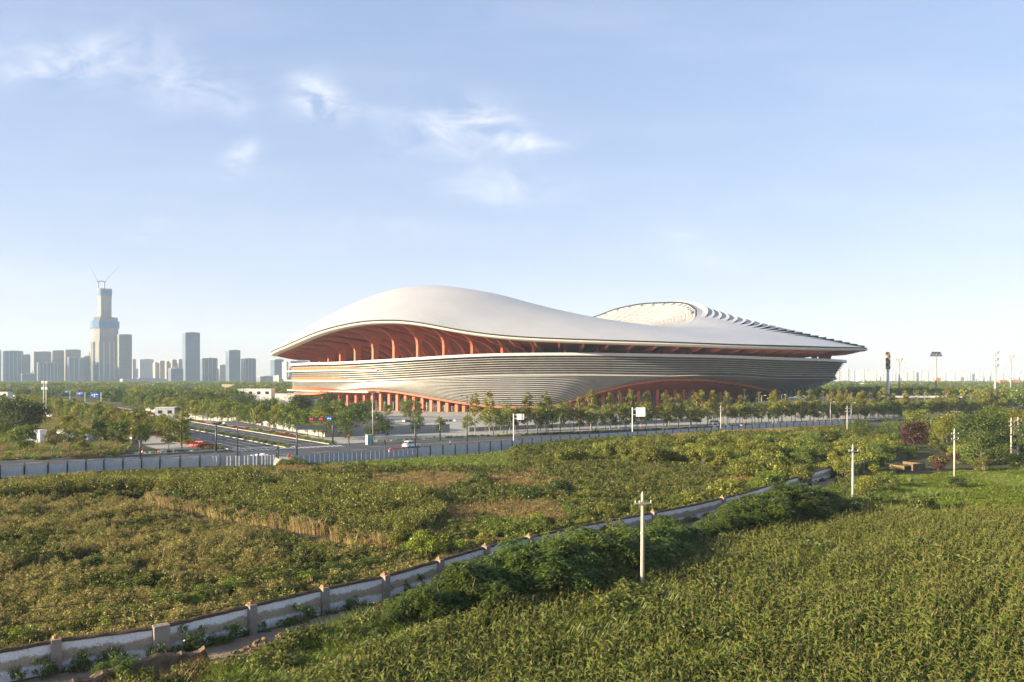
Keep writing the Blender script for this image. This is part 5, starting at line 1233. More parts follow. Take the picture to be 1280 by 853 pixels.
    mb.grid(P); o = mb.build('tarpaulin_heap', OM['tarp'], None, False); o.location = (x, y, 0); tag(o, 'white tarpaulin heap behind the mesh fence near the junction', 'tarpaulin')
    x, y = ground(349, 582); mb = MB(); mb.grid([[(-1.2, 0, 0), (-.9, .4, 1.6)], [(0, -.2, 0), (.1, .35, 1.1)], [(1.4, .1, 0), (1.3, .3, .15)]]); o = mb.build('loose_sheet', surf('cream_sheet', (.62, .58, .45), .7)); o.location = (x, y, 0); tag(o, 'cream loose sheet leaning at the end of the mesh fence', 'sheet')
    # cabins and huts
    cabin(-6, 9.5, 490.5, 560, 3.8, 'white hut at the left edge beyond the lawn', OM['offwhite'], 2, depth=6); cabin(10.5, 25, 494, 570, 3.0, 'low pale hut right of the white hut beyond the lawn', OM['offwhite'], 2, depth=6)
    cabin(33.5, 50, 539, 205, 0, 'white site box among the roadside trees left of the tank', OM['white'], 1, depth=3); cabin(70.5, 81, 538, 207, 0, 'white upright site box with rounded shoulder among the trees', OM['white'], 1, depth=3); cabin(83, 91, 544, 208, 0, 'small white and blue box right of the upright site box', OM['white'], 1, depth=2)
    cabin(297.5, 339, 486.5, 500, 0, 'white flat-roofed building with four dark windows behind the avenue', OM['white'], 4, 'white_building', 'building', 8, win_z=.78, win_w=.42); cabin(339, 368, 492.5, 560, 0, 'long white shed between the white building and the stadium', OM['white'], 0, 'shed', 'shed', 10)
    cabin(194, 218, 510, 340, 0, 'grey shed hidden among the avenue trees', OM['sheetg'], 2, 'shed', 'shed', 6); cabin(232, 272, 518.5, 330, 0, 'pale canopy shed behind the trees left of the dual carriageway', OM['offwhite'], 0, 'shed', 'shed', 5)
    cabin(277, 292, 480.5, 900, 0, 'small cream house with orange roof in the far trees', surf('cream_wall', (.5, .42, .3), .8), 0, 'house', 'house', 8, roof=OM['brick'])
    cabin(97, 116, 544, 212, 0, 'low grey wall of stacked site panels left of the avenue', OM['sheetg'], 0, 'panel_stack', 'panel stack', 1.5)
    x, y = ground(461, 556); r = empty('kiosk', (x, y, 0), ROT, 'narrow green glass kiosk before the grey hoarding', 'kiosk'); box_obj('frame', OM['sheetg'], r, (0, 0, 1.3), (1.3, 1.3, 2.6)); box_obj('door', surf('green_glass', (.12, .34, .28), .2), r, (.1, -.67, 1.25), (1.0, .05, 2.3))
    # green dust net on the slope by the avenue
    mb = MB(); rg = random.Random(2); P = []
    for i in range(24):
        u = i / 23; gx, gy = ground(38 + 66 * u, 503 + 14.5 * u); w = 5 + 2 * rg.random(); P.append([(gx - w * .9, gy - w, .05), (gx, gy, 1.0 + rg.random() * .8), (gx + w * .5, gy + w, .1)])
    mb.grid(P); o = mb.build('dust_net', OM['net'], None, False); tag(o, 'long green dust net spread on the slope beside the avenue', 'dust net')
    # sports ground lights, telecom mast, striped chimney
    for px, pt, d, lab in ((1124, 451, 620, 'floodlight mast with pale lamps right of the striped chimney'), (1170, 443.5, 560, 'floodlight mast with dark lamps behind the flat canopy'), (1263.5, 447, 640, 'floodlight mast with pale lamps at the right edge')):
        x = ray(px) * d; z = CAMH + (HOR - pt) / 1000 * d; r = empty('floodlight_mast', (x, d, 0), 0, lab, 'floodlight mast', 'floodlights of the sports ground'); mb = MB(); mb.tube([(0, 0, 0), (0, 0, z)], [.75, .45], 8); mb.build('pole', OM['steel'], r, True)
        mb = MB(); mb.box((0, .2, z - .8), (8.5, .3, .25)); mb.box((0, .2, z + .9), (7.0, .3, .25)); mb.tube([(0, 0, z - 2), (0, 0, z + 1.2)], .3, 5); fr = mb.build('lamp_frame', OM['steel'], r)
        for row, n_ in ((0, 8), (1, 7), (2, 6)):
            for k in range(n_):
                o = box_obj('lamp', OM['ceramic' if px != 1170 else 'black'], fr, ((k - (n_ - 1) / 2) * 1.08, -.15 + .2 * (k % 2), z - .8 + row * 1.15), (.85, .5, .85), .3 * (k % 3 - 1))
    d = 520; x = ray(1110) * d; z = CAMH + (HOR - 440.5) / 1000 * d; r = empty('striped_mast', (x, d, 0), 0, 'tall white mast with black and orange checked top', 'mast'); mb = MB(); mb.tube([(0, 0, 0), (0, 0, z - 11)], [1.1, .85], 10); mb.build('shaft', OM['white'], r, True)
    br = surf('checked_brown', (.42, .26, .12), .6)
    for k in range(6):
        z0 = z - 11 + k * 1.85
        for j in range(2): box_obj('check', OM['black'] if (k + j) % 2 else br, r, ((j - .5) * 1.05, 0, z0 + .92), (1.05, 2.0, 1.84))
    d = 600; x = ray(1244) * d; z = CAMH + (HOR - 439.5) / 1000 * d; r = empty('telecom_mast', (x, d, 0), 0, 'grey telecom mast with three antenna rings near the right edge', 'telecom mast'); mb = MB(); mb.tube([(0, 0, 0), (0, 0, z - 1)], [1.0, .5], 6); mb.tube([(0, 0, z - 1), (0, 0, z + 8)], .08, 4); mb.build('pole', OM['steel'], r)
    for dz in (1.5, 6.5, 11):
        mb = MB(); mb.tube([(0, 0, z - dz - .2), (0, 0, z - dz + .2)], 2.0, 12); rg_ = mb.build('platform', OM['steel'], r)
        for k in range(8): a = k * PI / 4; box_obj('antenna', OM['offwhite'], rg_, (math.cos(a) * 2.0, math.sin(a) * 2.0, z - dz + 1.2), (.5, .5, 2.2), a)
    # flat canopy, viaduct, far buildings
    d = 420; x0, x1 = ray(1107) * d, ray(1201) * d; r = empty('stand_canopy', ((x0 + x1) / 2, d + 5, 0), 0, 'long flat white canopy of a small grandstand right of the stadium', 'canopy'); zc = CAMH + (HOR - 496) / 1000 * d
    mb = MB(); mb.box((0, 0, zc), (x1 - x0, 12, .5), 0); mb.box((0, -6.1, zc - .1), (x1 - x0, .3, .9)); mb.build('roof', OM['roofmetal'], r); box_obj('back_wall', surf('stand_wall', (.30, .27, .24), .8), r, (0, 4, zc / 2), (x1 - x0 - 2, .4, zc))
    for k in range(7): box_obj('post', OM['steel'], r, (-(x1 - x0) / 2 + 2 + k * (x1 - x0 - 4) / 6, -3, zc / 2), (.4, .4, zc))
    d = 1500; x0, x1 = ray(1040) * d, ray(1194) * d; r = empty('viaduct', ((x0 + x1) / 2, d, 0), 0, 'long pale viaduct crossing the far plain on the right', 'viaduct'); box_obj('deck', OM['offwhite'], r, (0, 0, 8.5), (x1 - x0, 12, 2.2))
    for k in range(12): box_obj('pier', OM['offwhite'], r, (-(x1 - x0) / 2 + 8 + k * (x1 - x0 - 16) / 11, 0, 3.7), (4, 4, 7.4))
    for px0, px1, py, d, lab, m in ((1250, 1262, 475.2, 1500, 'low orange brick building left of the far right mast', OM['brick']), (1264, 1277, 475, 1480, 'low orange brick building at the right edge of the plain', OM['brick']), (1170, 1176, 472.5, 1450, 'small orange water tower block behind the floodlight mast', OM['brick'])):
        cabin(px0, px1, py, d, 0, lab, m, 3, 'brick_building', 'building', 12)
    d = 470; x = ray(985.5) * d; r = empty('tent', (x, d, 0), .4, 'white peaked tent under the right end of the stadium bowl', 'tent'); mb = MB(); mb.add([(-4, -4, 2.6), (4, -4, 2.6), (4, 4, 2.6), (-4, 4, 2.6), (-1.2, -1.2, 4.0), (1.2, -1.2, 4.0), (1.2, 1.2, 4.0), (-1.2, 1.2, 4.0), (0, 0, 6.4)], [(0, 1, 5, 4), (1, 2, 6, 5), (2, 3, 7, 6), (3, 0, 4, 7), (4, 5, 8), (5, 6, 8), (6, 7, 8), (7, 4, 8)]); mb.build('canopy', OM['tarp'], r)
    for a in (-1, 1):
        for b in (-1, 1): mb = MB(); mb.tube([(a * 3.9, b * 3.9, 0), (a * 3.9, b * 3.9, 2.6)], .08, 5); mb.build('leg', OM['white'], r)
    # row of bollard blocks at the right of the plaza road
    for i in range(16):
        px = 893 + i * 8.6; x, y = ground(px, 535.2 - .012 * (px - 893)); 
        o = box_obj('kerb_block', OM['black' if i % 2 else 'white'], None, (0, 0, .45), (.9, .6, .9), ROT, .85); o.location = (x, y, 0); tag(o, '%s kerb block, %s in the row of blocks before the right end of the stadium' % ('black' if i % 2 else 'white', ordinal(i)), 'kerb block', 'black and white kerb blocks')
# ---------------------------------------------------------------- where the plants stand
BANK = [ground(*p) for p in ((186, 628), (240, 640), (300, 651), (360, 660), (404, 668))]; STUB = [ground(*p) for p in ((425, 676), (450, 680), (475, 684), (498, 688))]
def build_vegetation():
    build_protos(); rng = np.random.default_rng(21); R = random.Random(33)
    W = weed_meshes(); TW = tall_weed_meshes()
    # ---- cornfield: the nearest plants one by one, the rest as one field
    cm = corn_meshes(); far_corn = [merged(p, 'corn_plant') for p in cm]
    rows = []; ax = (.60, .80); bx = (.80, -.60); o = (10, 45)
    for i in range(-180, 240):
        for j in range(-10, 660):
            u = i * .58 + rng.normal() * .12; v = j * .29 - 60 + rng.normal() * .10; x = o[0] + bx[0] * u + ax[0] * v; y = o[1] + bx[1] * u + ax[1] * v
            if abs(x) > .68 * y + 4 or y < 39 or y > 112: continue
            if (i * 7919) % 11 == 0 and math.sin(v * .21 + i) > .25 and R.random() < .6: continue
            rows.append((x, y))
    P = np.array(rows); k = inside_np(CORN, P[:, 0], P[:, 1]); P = P[k]
    gap = noise2(P[:, 0], P[:, 1], 5.5, 3); bald = (gap > .82) & (rng.random(len(P)) < .75)
    wx, wy = ground(806, 764); bald |= (P[:, 0] - wx) ** 2 / 2.6 + (P[:, 1] - wy) ** 2 / 9 < 1
    for (qx, qy, rx, ry, pr) in ((765, 772, 3.6, 1.3, .9), (720, 792, 3.0, 1.2, .7), (945, 724, 4.2, .7, .9), (890, 742, 2.2, .6, .7), (1215, 800, 1.6, .8, .5), (1120, 700, 2.2, .8, .4)):
        gx_, gy_ = ground(qx, qy, 1.0); du = (P[:, 0] - gx_) * .6 + (P[:, 1] - gy_) * .8; dv = (P[:, 0] - gx_) * .8 - (P[:, 1] - gy_) * .6
        bald |= ((du / rx) ** 2 + (dv / ry) ** 2 < 1) & (rng.random(len(P)) < pr)
    bp = P[bald]; P = P[~bald]
    ur = P[:, 0] * .8 - P[:, 1] * .6; vr = P[:, 0] * .6 + P[:, 1] * .8; sc = .70 + .18 * noise2(P[:, 0], P[:, 1], 9, 8) + .18 * noise2(ur * 4, vr, 4.5, 18) + rng.normal(size=len(P)) * .09; rot = rng.random(len(P)) * 6.28; idx = rng.integers(0, 6, len(P))
    # visible nearest 300 (their tops must fall inside the picture)
    py = 474 + 1000 * (17 - 1.6) / P[:, 1]; px = 640 + 1000 * P[:, 0] / P[:, 1]; vis = np.where((py < 848) & (px > 3) & (px < 1277))[0]
    near = vis[np.argsort(P[vis, 1])[:300]]; nm = np.zeros(len(P), bool); nm[near] = True
    for q in near:
        lm, tm = cm[idx[q]]; r = link('corn_plant', lm); r.location = (P[q, 0], P[q, 1], 0); r.rotation_euler = (0, 0, rot[q]); r.scale = (sc[q],) * 3
        tag(r, 'green corn plant with tan tassel in the nearest rows at the bottom edge', 'corn', 'corn plants along the near edge of the field'); link('tassel', tm, r)
    q = ~nm; scatter('corn_field', np.stack([P[q, 0], P[q, 1], rot[q], sc[q], idx[q]], 1), far_corn, 'dense field of green corn with tan tassels', 'cornfield')
    # grass in the gaps and at the field's left edge
    V = [ground(*p) for p in ((235, 910), (275, 850), (330, 832), (400, 800), (470, 775), (560, 770), (640, 752), (700, 752), (560, 805), (470, 840), (400, 900))]; V2 = [ground(*p) for p in ((1005, 640), (1050, 606), (1100, 600), (1140, 640), (1060, 652))]
    gx, gy = fill(V, 7, rng); hx, hy = fill(V2, 3.5, rng); gx = np.concatenate([gx, hx]); gy = np.concatenate([gy, hy]); nb = len(gx); gx = np.concatenate([gx, bp[:, 0]]); gy = np.concatenate([gy, bp[:, 1]]); n = len(gx); tall = np.where(np.arange(n) < nb, .9, 1.55)
    scatter('tall_grass', np.stack([gx, gy, rng.random(n) * 6.28, tall + .7 * rng.random(n), rng.choice(4, n, p=[.40, .22, .25, .13])], 1), [W[6], W[7], W[10], W[3]], 'bright green grass in the gaps and at the left edge of the corn', 'grass')
    # ---- left field of tan weeds
    x, y = fill(LEFT_FIELD, 2.3, rng); m = (np.abs(x) < .70 * y + 6); x, y = x[m], y[m]
    g = noise2(x, y, 8, 1) * .6 + noise2(x, y, 2.6, 2) * .4 + .10 * np.clip((58 - y) / 18, 0, 1); green = g + .10 * rng.normal(size=len(x)) > .60
    idx = np.where(green, rng.integers(3, 6, len(x)), rng.integers(0, 3, len(x))); br = (g > .74) & (rng.random(len(x)) < .5); idx = np.where(br, 8 + rng.integers(0, 2, len(x)), idx)
    bare = noise2(x, y, 4.0, 9) > .86
    for bank in (BANK, BANK[-1:] + STUB):
        for (ax_, ay_), (bx_, by_) in zip(bank[:-1], bank[1:]):
            u = np.clip(((x - ax_) * (bx_ - ax_) + (y - ay_) * (by_ - ay_)) / ((bx_ - ax_) ** 2 + (by_ - ay_) ** 2), 0, 1); bare |= np.hypot(x - ax_ - u * (bx_ - ax_), y - ay_ - u * (by_ - ay_)) < 4.2
    keep = ~bare; sc = (.70 + .5 * noise2(x, y, 3.2, 5)) * (.75 + .5 * rng.random(len(x)))
    Wl = W[:6] + W[8:10] + W[10:12]
    scatter('weed_field', np.stack([x, y, rng.random(len(x)) * 6.28, sc, idx], 1)[keep], Wl, 'dense field of waist-high olive and tan weeds behind the whitewashed wall', 'weeds')
    # dry straw-coloured stalks standing on the bank
    st_ = []
    for bank, n in ((BANK, 420), (STUB, 150)):
        for _ in range(n):
            j = R.randrange(len(bank) - 1); u = R.random(); st_.append((bank[j][0] + (bank[j + 1][0] - bank[j][0]) * u + R.gauss(0, .35), bank[j][1] + (bank[j + 1][1] - bank[j][1]) * u + R.uniform(-.5, 1.6), R.random() * 6.28, R.uniform(1.2, 1.9), R.choice((0, 0, 1, 1, 2))))
    scatter('dry_stalks', st_, [W[12], W[13], W[5]], 'straw coloured dry stalks along the sunlit earth bank', 'dry stalks')
    # belt of tall weeds along the earth bank
    belt = [ground(*p) for p in ((-60, 632), (40, 622), (120, 612), (230, 610), (330, 606), (430, 612), (520, 630), (560, 655), (500, 690), (470, 686), (400, 664), (300, 648), (190, 622))]
    x, y = fill(belt, 1.9, rng); d = noise2(x, y, 7, 12); k = rng.random(len(x)) < .35 + .8 * d; x, y = x[k], y[k]
    scatter('tall_weeds', np.stack([x, y, rng.random(len(x)) * 6.28, (.72 + .5 * noise2(x, y, 6, 4)) + .12 * rng.random(len(x)), rng.integers(0, 4, len(x))], 1), TW, 'belt of tall yellowish green weeds standing above the sunlit earth bank', 'tall weeds')
    # meadow: dry reddish grass, green grass, low weeds
    x, y = fill(MID_FIELD, 2.4, rng); m = np.abs(x) < .68 * y + 6; x, y = x[m], y[m]; s_, t_ = to_st(x, y)
    pxm = 640 + 1000 * x / y; pym = 474 + 17000 / y; dryness = noise2(x, y, 16, 6) * .7 + noise2(x, y, 4, 7) * .3 + .22 * np.exp(-((pxm - 700) / 190) ** 2 - ((pym - 605) / 22) ** 2) + .1 * np.exp(-((pxm - 480) / 120) ** 2 - ((pym - 605) / 16) ** 2)
    lush = (pxm > 380) & (pxm < 640) & (pym < 590)
    idx = np.where(dryness > .62, 2 + rng.integers(0, 2, len(x)), np.where(rng.random(len(x)) < .45, rng.integers(0, 2, len(x)), 4 + rng.integers(0, 3, len(x))))
    idx = np.where(lush, np.where(rng.random(len(x)) < .7, rng.integers(0, 2, len(x)), 7), idx); idx = np.where(~lush & (rng.random(len(x)) < .12), 8, idx)
    sc = np.where(lush, .7, 1.15) * (.7 + .7 * rng.random(len(x)))
    sc = np.where((pxm < 350) & (pym < 607), sc * .38, sc); sc = np.where((pxm > 640) & (pym < 580), sc * 1.2, sc)
    scatter('meadow_grass', np.stack([x, y, rng.random(len(x)) * 6.28, sc, idx], 1), [W[6], W[7], W[8], W[9], W[3], W[4], W[5], W[10], W[0]], 'rough meadow of green and dry reddish grass between the fence and the wall', 'grass')
    # verge along the wall and the track
    pts = []
    for a, b, dens, sel in ((.25, .9, 5, (0, 3)), (4.4, 6.6, 4.5, (0, 1, 2, 3, 4)), (-.9, -.3, 4, (3, 2, 4))):
        L0, L1 = offset_line(WALL, a), offset_line(WALL, b)
        for i in range(1, len(WALL) - 1):
            n = int(dens * math.hypot(WALL[i + 1][0] - WALL[i][0], WALL[i + 1][1] - WALL[i][1]) * (b - a))
            for _ in range(n):
                u, w = R.random(), R.random(); p = [L0[i][c] + (L0[i + 1][c] - L0[i][c]) * u for c in (0, 1)]; q = [L1[i][c] + (L1[i + 1][c] - L1[i][c]) * u for c in (0, 1)]
                if noise2(np.array([p[0] + w]), np.array([p[1]]), 1.8, 11)[0] < .36: continue
                pts.append((p[0] + (q[0] - p[0]) * w, p[1] + (q[1] - p[1]) * w, R.random() * 6.28, R.uniform(.35, .8) if a < 1 else R.uniform(.6, 1.1), R.choice(sel)))
    scatter('verge_grass', pts, [W[6], W[7], W[8], W[3], W[10]], 'ragged grass and weeds along the foot of the wall and the dirt track', 'grass')
    # lawn and young crop
    lawn = [ground(*p) for p in ((-40, 500), (45, 499), (100, 512), (160, 524), (175, 545), (150, 572), (-40, 578))]; x, y = fill(lawn, .5, rng); m = np.abs(x) < .66 * y; x, y = x[m], y[m]
    scatter('lawn_grass', np.stack([x, y, rng.random(len(x)) * 6.28, 1.0 + .6 * rng.random(len(x)), rng.integers(0, 3, len(x))], 1), [W[6], W[7], W[9]], 'grassy slope beside the left avenue', 'grass')
    crop = [ground(*p) for p in ((1075, 612), (1110, 600), (1150, 596), (1230, 589), (1330, 589), (1400, 655), (1210, 645), (1140, 645))]; x, y = fill(crop, 3.2, rng); m = np.abs(x) < .68 * y; x, y = x[m], y[m]
    yel = noise2(x, y, 9, 15) + .5 * ((640 + 1000 * x / y > 1215) & (474 + 17000 / y > 612)) > .62
    scatter('young_crop', np.stack([x, y, rng.random(len(x)) * 6.28, .8 + .4 * rng.random(len(x)), np.where(yel, 2, rng.integers(0, 2, len(x)))], 1), [W[6], W[7], W[10]], 'small field of pale green young crop right of the purple tree', 'crop')
    # flower beds and clipped hedges along the roads
    fl = []
    for s0, s1, t0, t1, c in ((-20.3, -16.6, 40, 420, 0), (-3.0, -1.0, 36, 420, 1), (10.2, 12.4, 40, 420, 2), (-260, -24, 36.5, 38, 1), (20, 60, 36.6, 38, 1), (60, 330, -99, 0, 1)):
        A = (s1 - s0) * (t1 - t0 if t0 > -90 else 1.5); n = int(A * 1.5)
        for _ in range(n):
            s, t = R.uniform(s0, s1), R.uniform(t0, t1)
            if t0 < -90: t = 34.6 - .1115 * (s - 60) + R.uniform(0, 1.5)
            q = st(s, t)
            if abs(q[0]) > .66 * q[1]: continue
            band = math.sin(t / 7.0 + (c * 2)) if c != 1 else -1
            fl.append((*q, R.random() * 6.28, R.uniform(.7, 1.0), (2 if band > .35 else 1 if band > -.4 else 0) if c != 1 else R.choice((0, 0, 3))))
    bed = []
    for nm, lm, sd in (('hedge', 'green', 1), ('gold', 'bright', 2), ('red', 'redflower', 3), ('olive', 'olive', 4)):
        g_ = np.random.default_rng(sd); V_, F_ = leaves([(0, 0, .4)], [np.array([.62, .62, .4])], 90, .22, g_, .6, .6, .5); bed.append(np_mesh(nm + '_bed_plant', V_, F_, LM[lm]))
    scatter('flower_beds', fl, bed, 'clipped hedge strips and red and yellow flower beds along both roads', 'flower beds')
    # ---- avenue and roadside trees, one by one
    def row(kinds, s0, s1, t0, t1, step, fmt, group, sc=(.9, 1.2), jit=.8, name='street_tree'):
        L_ = math.hypot(s1 - s0, t1 - t0); n = int(L_ / step); out = []
        for i in range(n):
            f = (i + .5) / n; x, y = st(s0 + (s1 - s0) * f + R.uniform(-jit, jit), t0 + (t1 - t0) * f + R.uniform(-jit, jit))
            if abs(x) > .66 * y: continue
            out.append((x, y))
        for i, (x, y) in enumerate(out):
            kd = R.choice(kinds); look = {'street': 'olive green', 'greenstreet': 'leafy green', 'browning': 'russet browning', 'ginkgo': 'tall yellow topped tree', 'bare': 'tall half bare', 'poplar': 'tall yellow', 'dense': 'dense dark', 'round': 'broad green'}[kd]
            look = look if ' tree ' in look else look + ' tree'
            put_tree(name, kd, x, y, R.uniform(*sc), fmt.format(look=look, o=ordinal(i) if i < 89 else 'last'), 'tree', group)
    row(['street', 'street', 'greenstreet', 'browning'], -130, -26, 38.6, 38.6, 5.8, '{look} on the verge behind the pale fence, {o} from the left', 'verge trees behind the left fence')
    row(['street', 'greenstreet'], -90, -30, 50, 52, 7.5, '{look} in the second row behind the left verge, {o} from the left', 'second row behind the left verge')
    row(['street', 'street', 'browning', 'greenstreet'], -23, -23, 48, 430, 6.5, '{look} in the row left of the dual carriageway, {o} from the junction', 'left row of the avenue')
    row(['street', 'browning', 'greenstreet'], -30, -30, 66, 430, 8, '{look} in the outer left row of the avenue, {o} from the junction', 'outer left row of the avenue')
    row(['greenstreet', 'street'], 14.2, 14.2, 48, 340, 6.5, '{look} before the white hoarding right of the dual carriageway, {o} from the junction', 'row before the white hoarding')
    row(['greenstreet', 'street', 'round'], 23, 23, 66, 330, 9.5, '{look} behind the white hoarding, {o} from the junction', 'trees behind the white hoarding', (.8, 1.15), 2)
    row(['greenstreet', 'street', 'street'], 25, 60, 43, 43, 8, '{look} standing alone on the pavement right of the junction, {o} from the junction', 'pavement trees right of the junction', (.72, .95))
    row(['street', 'greenstreet', 'street', 'street', 'browning'], 60, 330, 37.5, 7, 4.4, '{look} in the front roadside row before the stadium, {o} from the left', 'front roadside row before the stadium', (.95, 1.25), 1.0)
    row(['ginkgo', 'ginkgo', 'bare', 'ginkgo', 'bare'], 58, 340, 45, 14, 4.2, '{look} in the middle row before the stadium, {o} from the left', 'yellow topped row before the stadium', (1.0, 1.3), 1.2, 'ginkgo_tree')
    row(['street', 'greenstreet'], 66, 330, 53, 22, 5.0, '{look} in the back row before the stadium, {o} from the left', 'back row before the stadium', (.95, 1.25), 1.2)
    # bigger trees before the arcade
    for i, (px, py, kd, sc_, lab) in enumerate(((432, 548, 'round', 1.0, 'broad dark green tree before the red arcade'), (468, 550, 'dense', .85, 'dense rounded tree right of the red arcade\'s broad tree'), (392, 540, 'round', .95, 'broad green tree below the red terraces'), (350, 538, 'street', 1.25, 'tall olive tree before the hoarding below the roof tip'),
         (445, 542, 'dense', .9, 'dark tree close behind the two trees before the red arcade'), (20, 547, 'dense', 1.25, 'huge dark bushy tree on the lawn at the left edge'), (42, 545, 'dense', 1.1, 'dark bushy tree joining the huge one on the lawn'), (4, 545, 'dense', 1.15, 'dark bushy tree cut by the left edge on the lawn'))):
        x, y = ground(px, py); put_tree('broad_tree', kd, x, y, sc_, lab, 'tree', i=i)
    # trees of the right-hand middle distance
    spec = [(1143, 566, 'purpletree', 1.0, 'dark purple tree beside the ruined house', 'purple_tree'), (1183, 560, 'gold', 1.1, 'rounded golden green tree right of the purple tree', 'golden_tree'), (1146, 552, 'willow', 1.0, 'pale green drooping willow behind the purple tree', 'willow_tree'),
            (1268, 556, 'gold', 1.2, 'golden crowned tree at the right edge', 'golden_tree'), (1213, 572, 'dense', 1.0, 'dark green tree between the golden trees', 'broad_tree'), (1235, 562, 'round', 1.2, 'broad sunlit green tree left of the crossarm pole at the right edge', 'broad_tree'),
            (1240, 572, 'dense', .95, 'dark tree left of the crossarm pole at the right edge', 'broad_tree'), (1296, 580, 'dense', 1.0, 'dark tree cut by the right edge', 'broad_tree'), (1228, 590, 'dense', .8, 'dark tree above the young crop', 'broad_tree'), (1205, 552, 'round', .95, 'green tree just right of the golden tree', 'broad_tree'),
            (1110, 556, 'round', .75, 'small rounded tree left of the purple tree', 'broad_tree'), (1248, 545, 'round', 1.0, 'green tree behind the right edge poles', 'broad_tree'), (1075, 556, 'round', .8, 'small green tree right of the pale armed pole', 'broad_tree'), (1030, 560, 'gold', .55, 'small yellowish tree in the thicket left of the pale armed pole', 'golden_tree'),
            (1100, 572, 'gold', .5, 'low golden bushy tree left of the ruined house', 'golden_tree'), (1012, 566, 'round', .6, 'leafy thicket tree below the right end of the stadium', 'broad_tree')]
    for i, (px, py, kd, sc_, lab, nm) in enumerate(spec):
        x, y = ground(px, py); put_tree(nm, kd, x, y, sc_, lab, 'tree', i=i)
    # wood behind the avenue, and to the right of the stadium: single trees nearest, a mass beyond
    pts = [(R.uniform(-330, -40), R.uniform(300, 520)) for _ in range(300)]; n = 0
    for x, y in pts:
        s, t = to_st(x, y)
        if -40 < s < 32 or abs(x) > .66 * y or s > 12 and t > 95 and (x - SCX) ** 2 / (SA * 1.05) ** 2 + (y - SCY) ** 2 / (SB * 1.05) ** 2 < 1.3: continue
        if s < -40 and t < 250: continue
        if n >= 120: break
        n += 1; kd = R.choice(['greenstreet', 'street', 'round', 'dense', 'street']); put_tree('wood_tree', kd, x, y, R.uniform(.8, 1.25), 'green tree in the loose wood behind the left avenue', 'tree', 'loose wood behind the left avenue')
    n = 0
    for _ in range(900):
        px = R.uniform(1032, 1285) if n < 60 else R.uniform(1090, 1285); y = R.uniform(235, 410); x = ray(px) * y; s, t = to_st(x, y)
        if t < 26 or n >= 140: continue
        n += 1; pal = R.random(); kd = 'poplar' if px < 1110 and y > 290 and pal < .6 else R.choice(['greenstreet', 'round', 'dense', 'street', 'ginkgo' if pal > .7 else 'street', 'browning' if px < 1130 else 'round'])
        put_tree('wood_tree' if kd != 'poplar' else 'poplar_tree', kd, x, y, R.uniform(.75, 1.05) * (.62 if 1085 < px < 1215 and y < 425 else 1), ('tall yellow poplar right of the stadium' if kd == 'poplar' else 'roadside wood tree right of the stadium before the flat canopy'), 'tree', 'yellow poplars right of the stadium' if kd == 'poplar' else 'wood right of the stadium')
    far = []
    crowns = [merged(PROTO[k][i], 'far_tree') for k, i in (('dense', 0), ('dense', 1), ('round', 0), ('round', 1), ('street', 0), ('gold', 0))]
    light = []
    for j, (kd, lm) in enumerate((('a', 'dark'), ('b', 'green'), ('c', 'olive'))):
        g_ = np.random.default_rng(j + 60); C = [(g_.normal() * 2.2, g_.normal() * 2.2, 3 + 4.5 * g_.random()) for _ in range(12)]; V_, F_ = leaves(C, [1.7] * 12, 420, .95, g_); light.append(np_mesh('far_tree_' + lm, V_, F_, LM[lm]))
    for _ in range(9000):
        y = 440 + 1900 * R.random() ** 1.25; x = R.uniform(-.68, .68) * y; s, t = to_st(x, y)
        if ((x - SCX) / (SA * 1.12)) ** 2 + ((y - SCY) / (SB * 1.2)) ** 2 < 1: continue
        if -27 < s < 20 and t < 620: continue
        if -160 < ray(0) and False: continue
        px = 640 + 1000 * x / y
        if 380 < px < 1030 and y < 640: continue
        if px < 130 and y < 600: continue
        if noise2(np.array([x]), np.array([y]), 60, 31)[0] < .25: continue
        far.append((x, y, R.random() * 6.28, R.uniform(.8, 1.35) * (1.0 if y < 900 else 1.15), R.choice((0, 0, 1, 1, 2))))
    scatter('distant_wood', far, light, 'far belt of woodland spread over the plain to the city', 'woodland')
    # ---- hedge of compound-leaved bushes along the track
    H = []
    line = [ground(*p) for p in ((455, 800), (500, 790), (560, 775), (620, 757), (690, 745), (750, 731), (800, 713), (850, 693), (900, 678), (950, 662), (1000, 650), (1030, 640))]
    n = 0
    for i in range(len(line) - 1):
        (x0, y0), (x1, y1) = line[i], line[i + 1]; L_ = math.hypot(x1 - x0, y1 - y0); k = max(1, round(L_ / 2.3))
        for j in range(k):
            f = (j + .5) / k; q = (x0 + (x1 - x0) * f + R.uniform(-.6, .6), y0 + (y1 - y0) * f + R.uniform(-.6, .6)); s_ = float(np.interp(640 + 1000 * q[0] / q[1], [455, 500, 560, 640, 700, 740, 800, 850, 900, 950, 1000, 1030], [.55, .75, .88, 1.08, 1.35, 1.45, 1.12, .82, .85, 1.25, 1.4, 1.1])) * R.uniform(.85, 1.12)
            put_tree('hedge_bush', 'ailanthus', *q, s_, 'bush with drooping compound leaves in the hedge beside the track, %s from the front' % ordinal(n), 'bush', 'hedge bushes along the dirt track', parts=('stem', 'foliage'), sz=R.uniform(.85, 1.1)); n += 1
    # ---- single shrubs
    def shrub(kind, px, py, sc_, lab, name='shrub', group=None, sz=1.0):
        x, y = ground(px, py); put_tree(name, kind, x, y, sc_, lab, 'shrub', group, parts=('stem', 'foliage'), sz=sz)
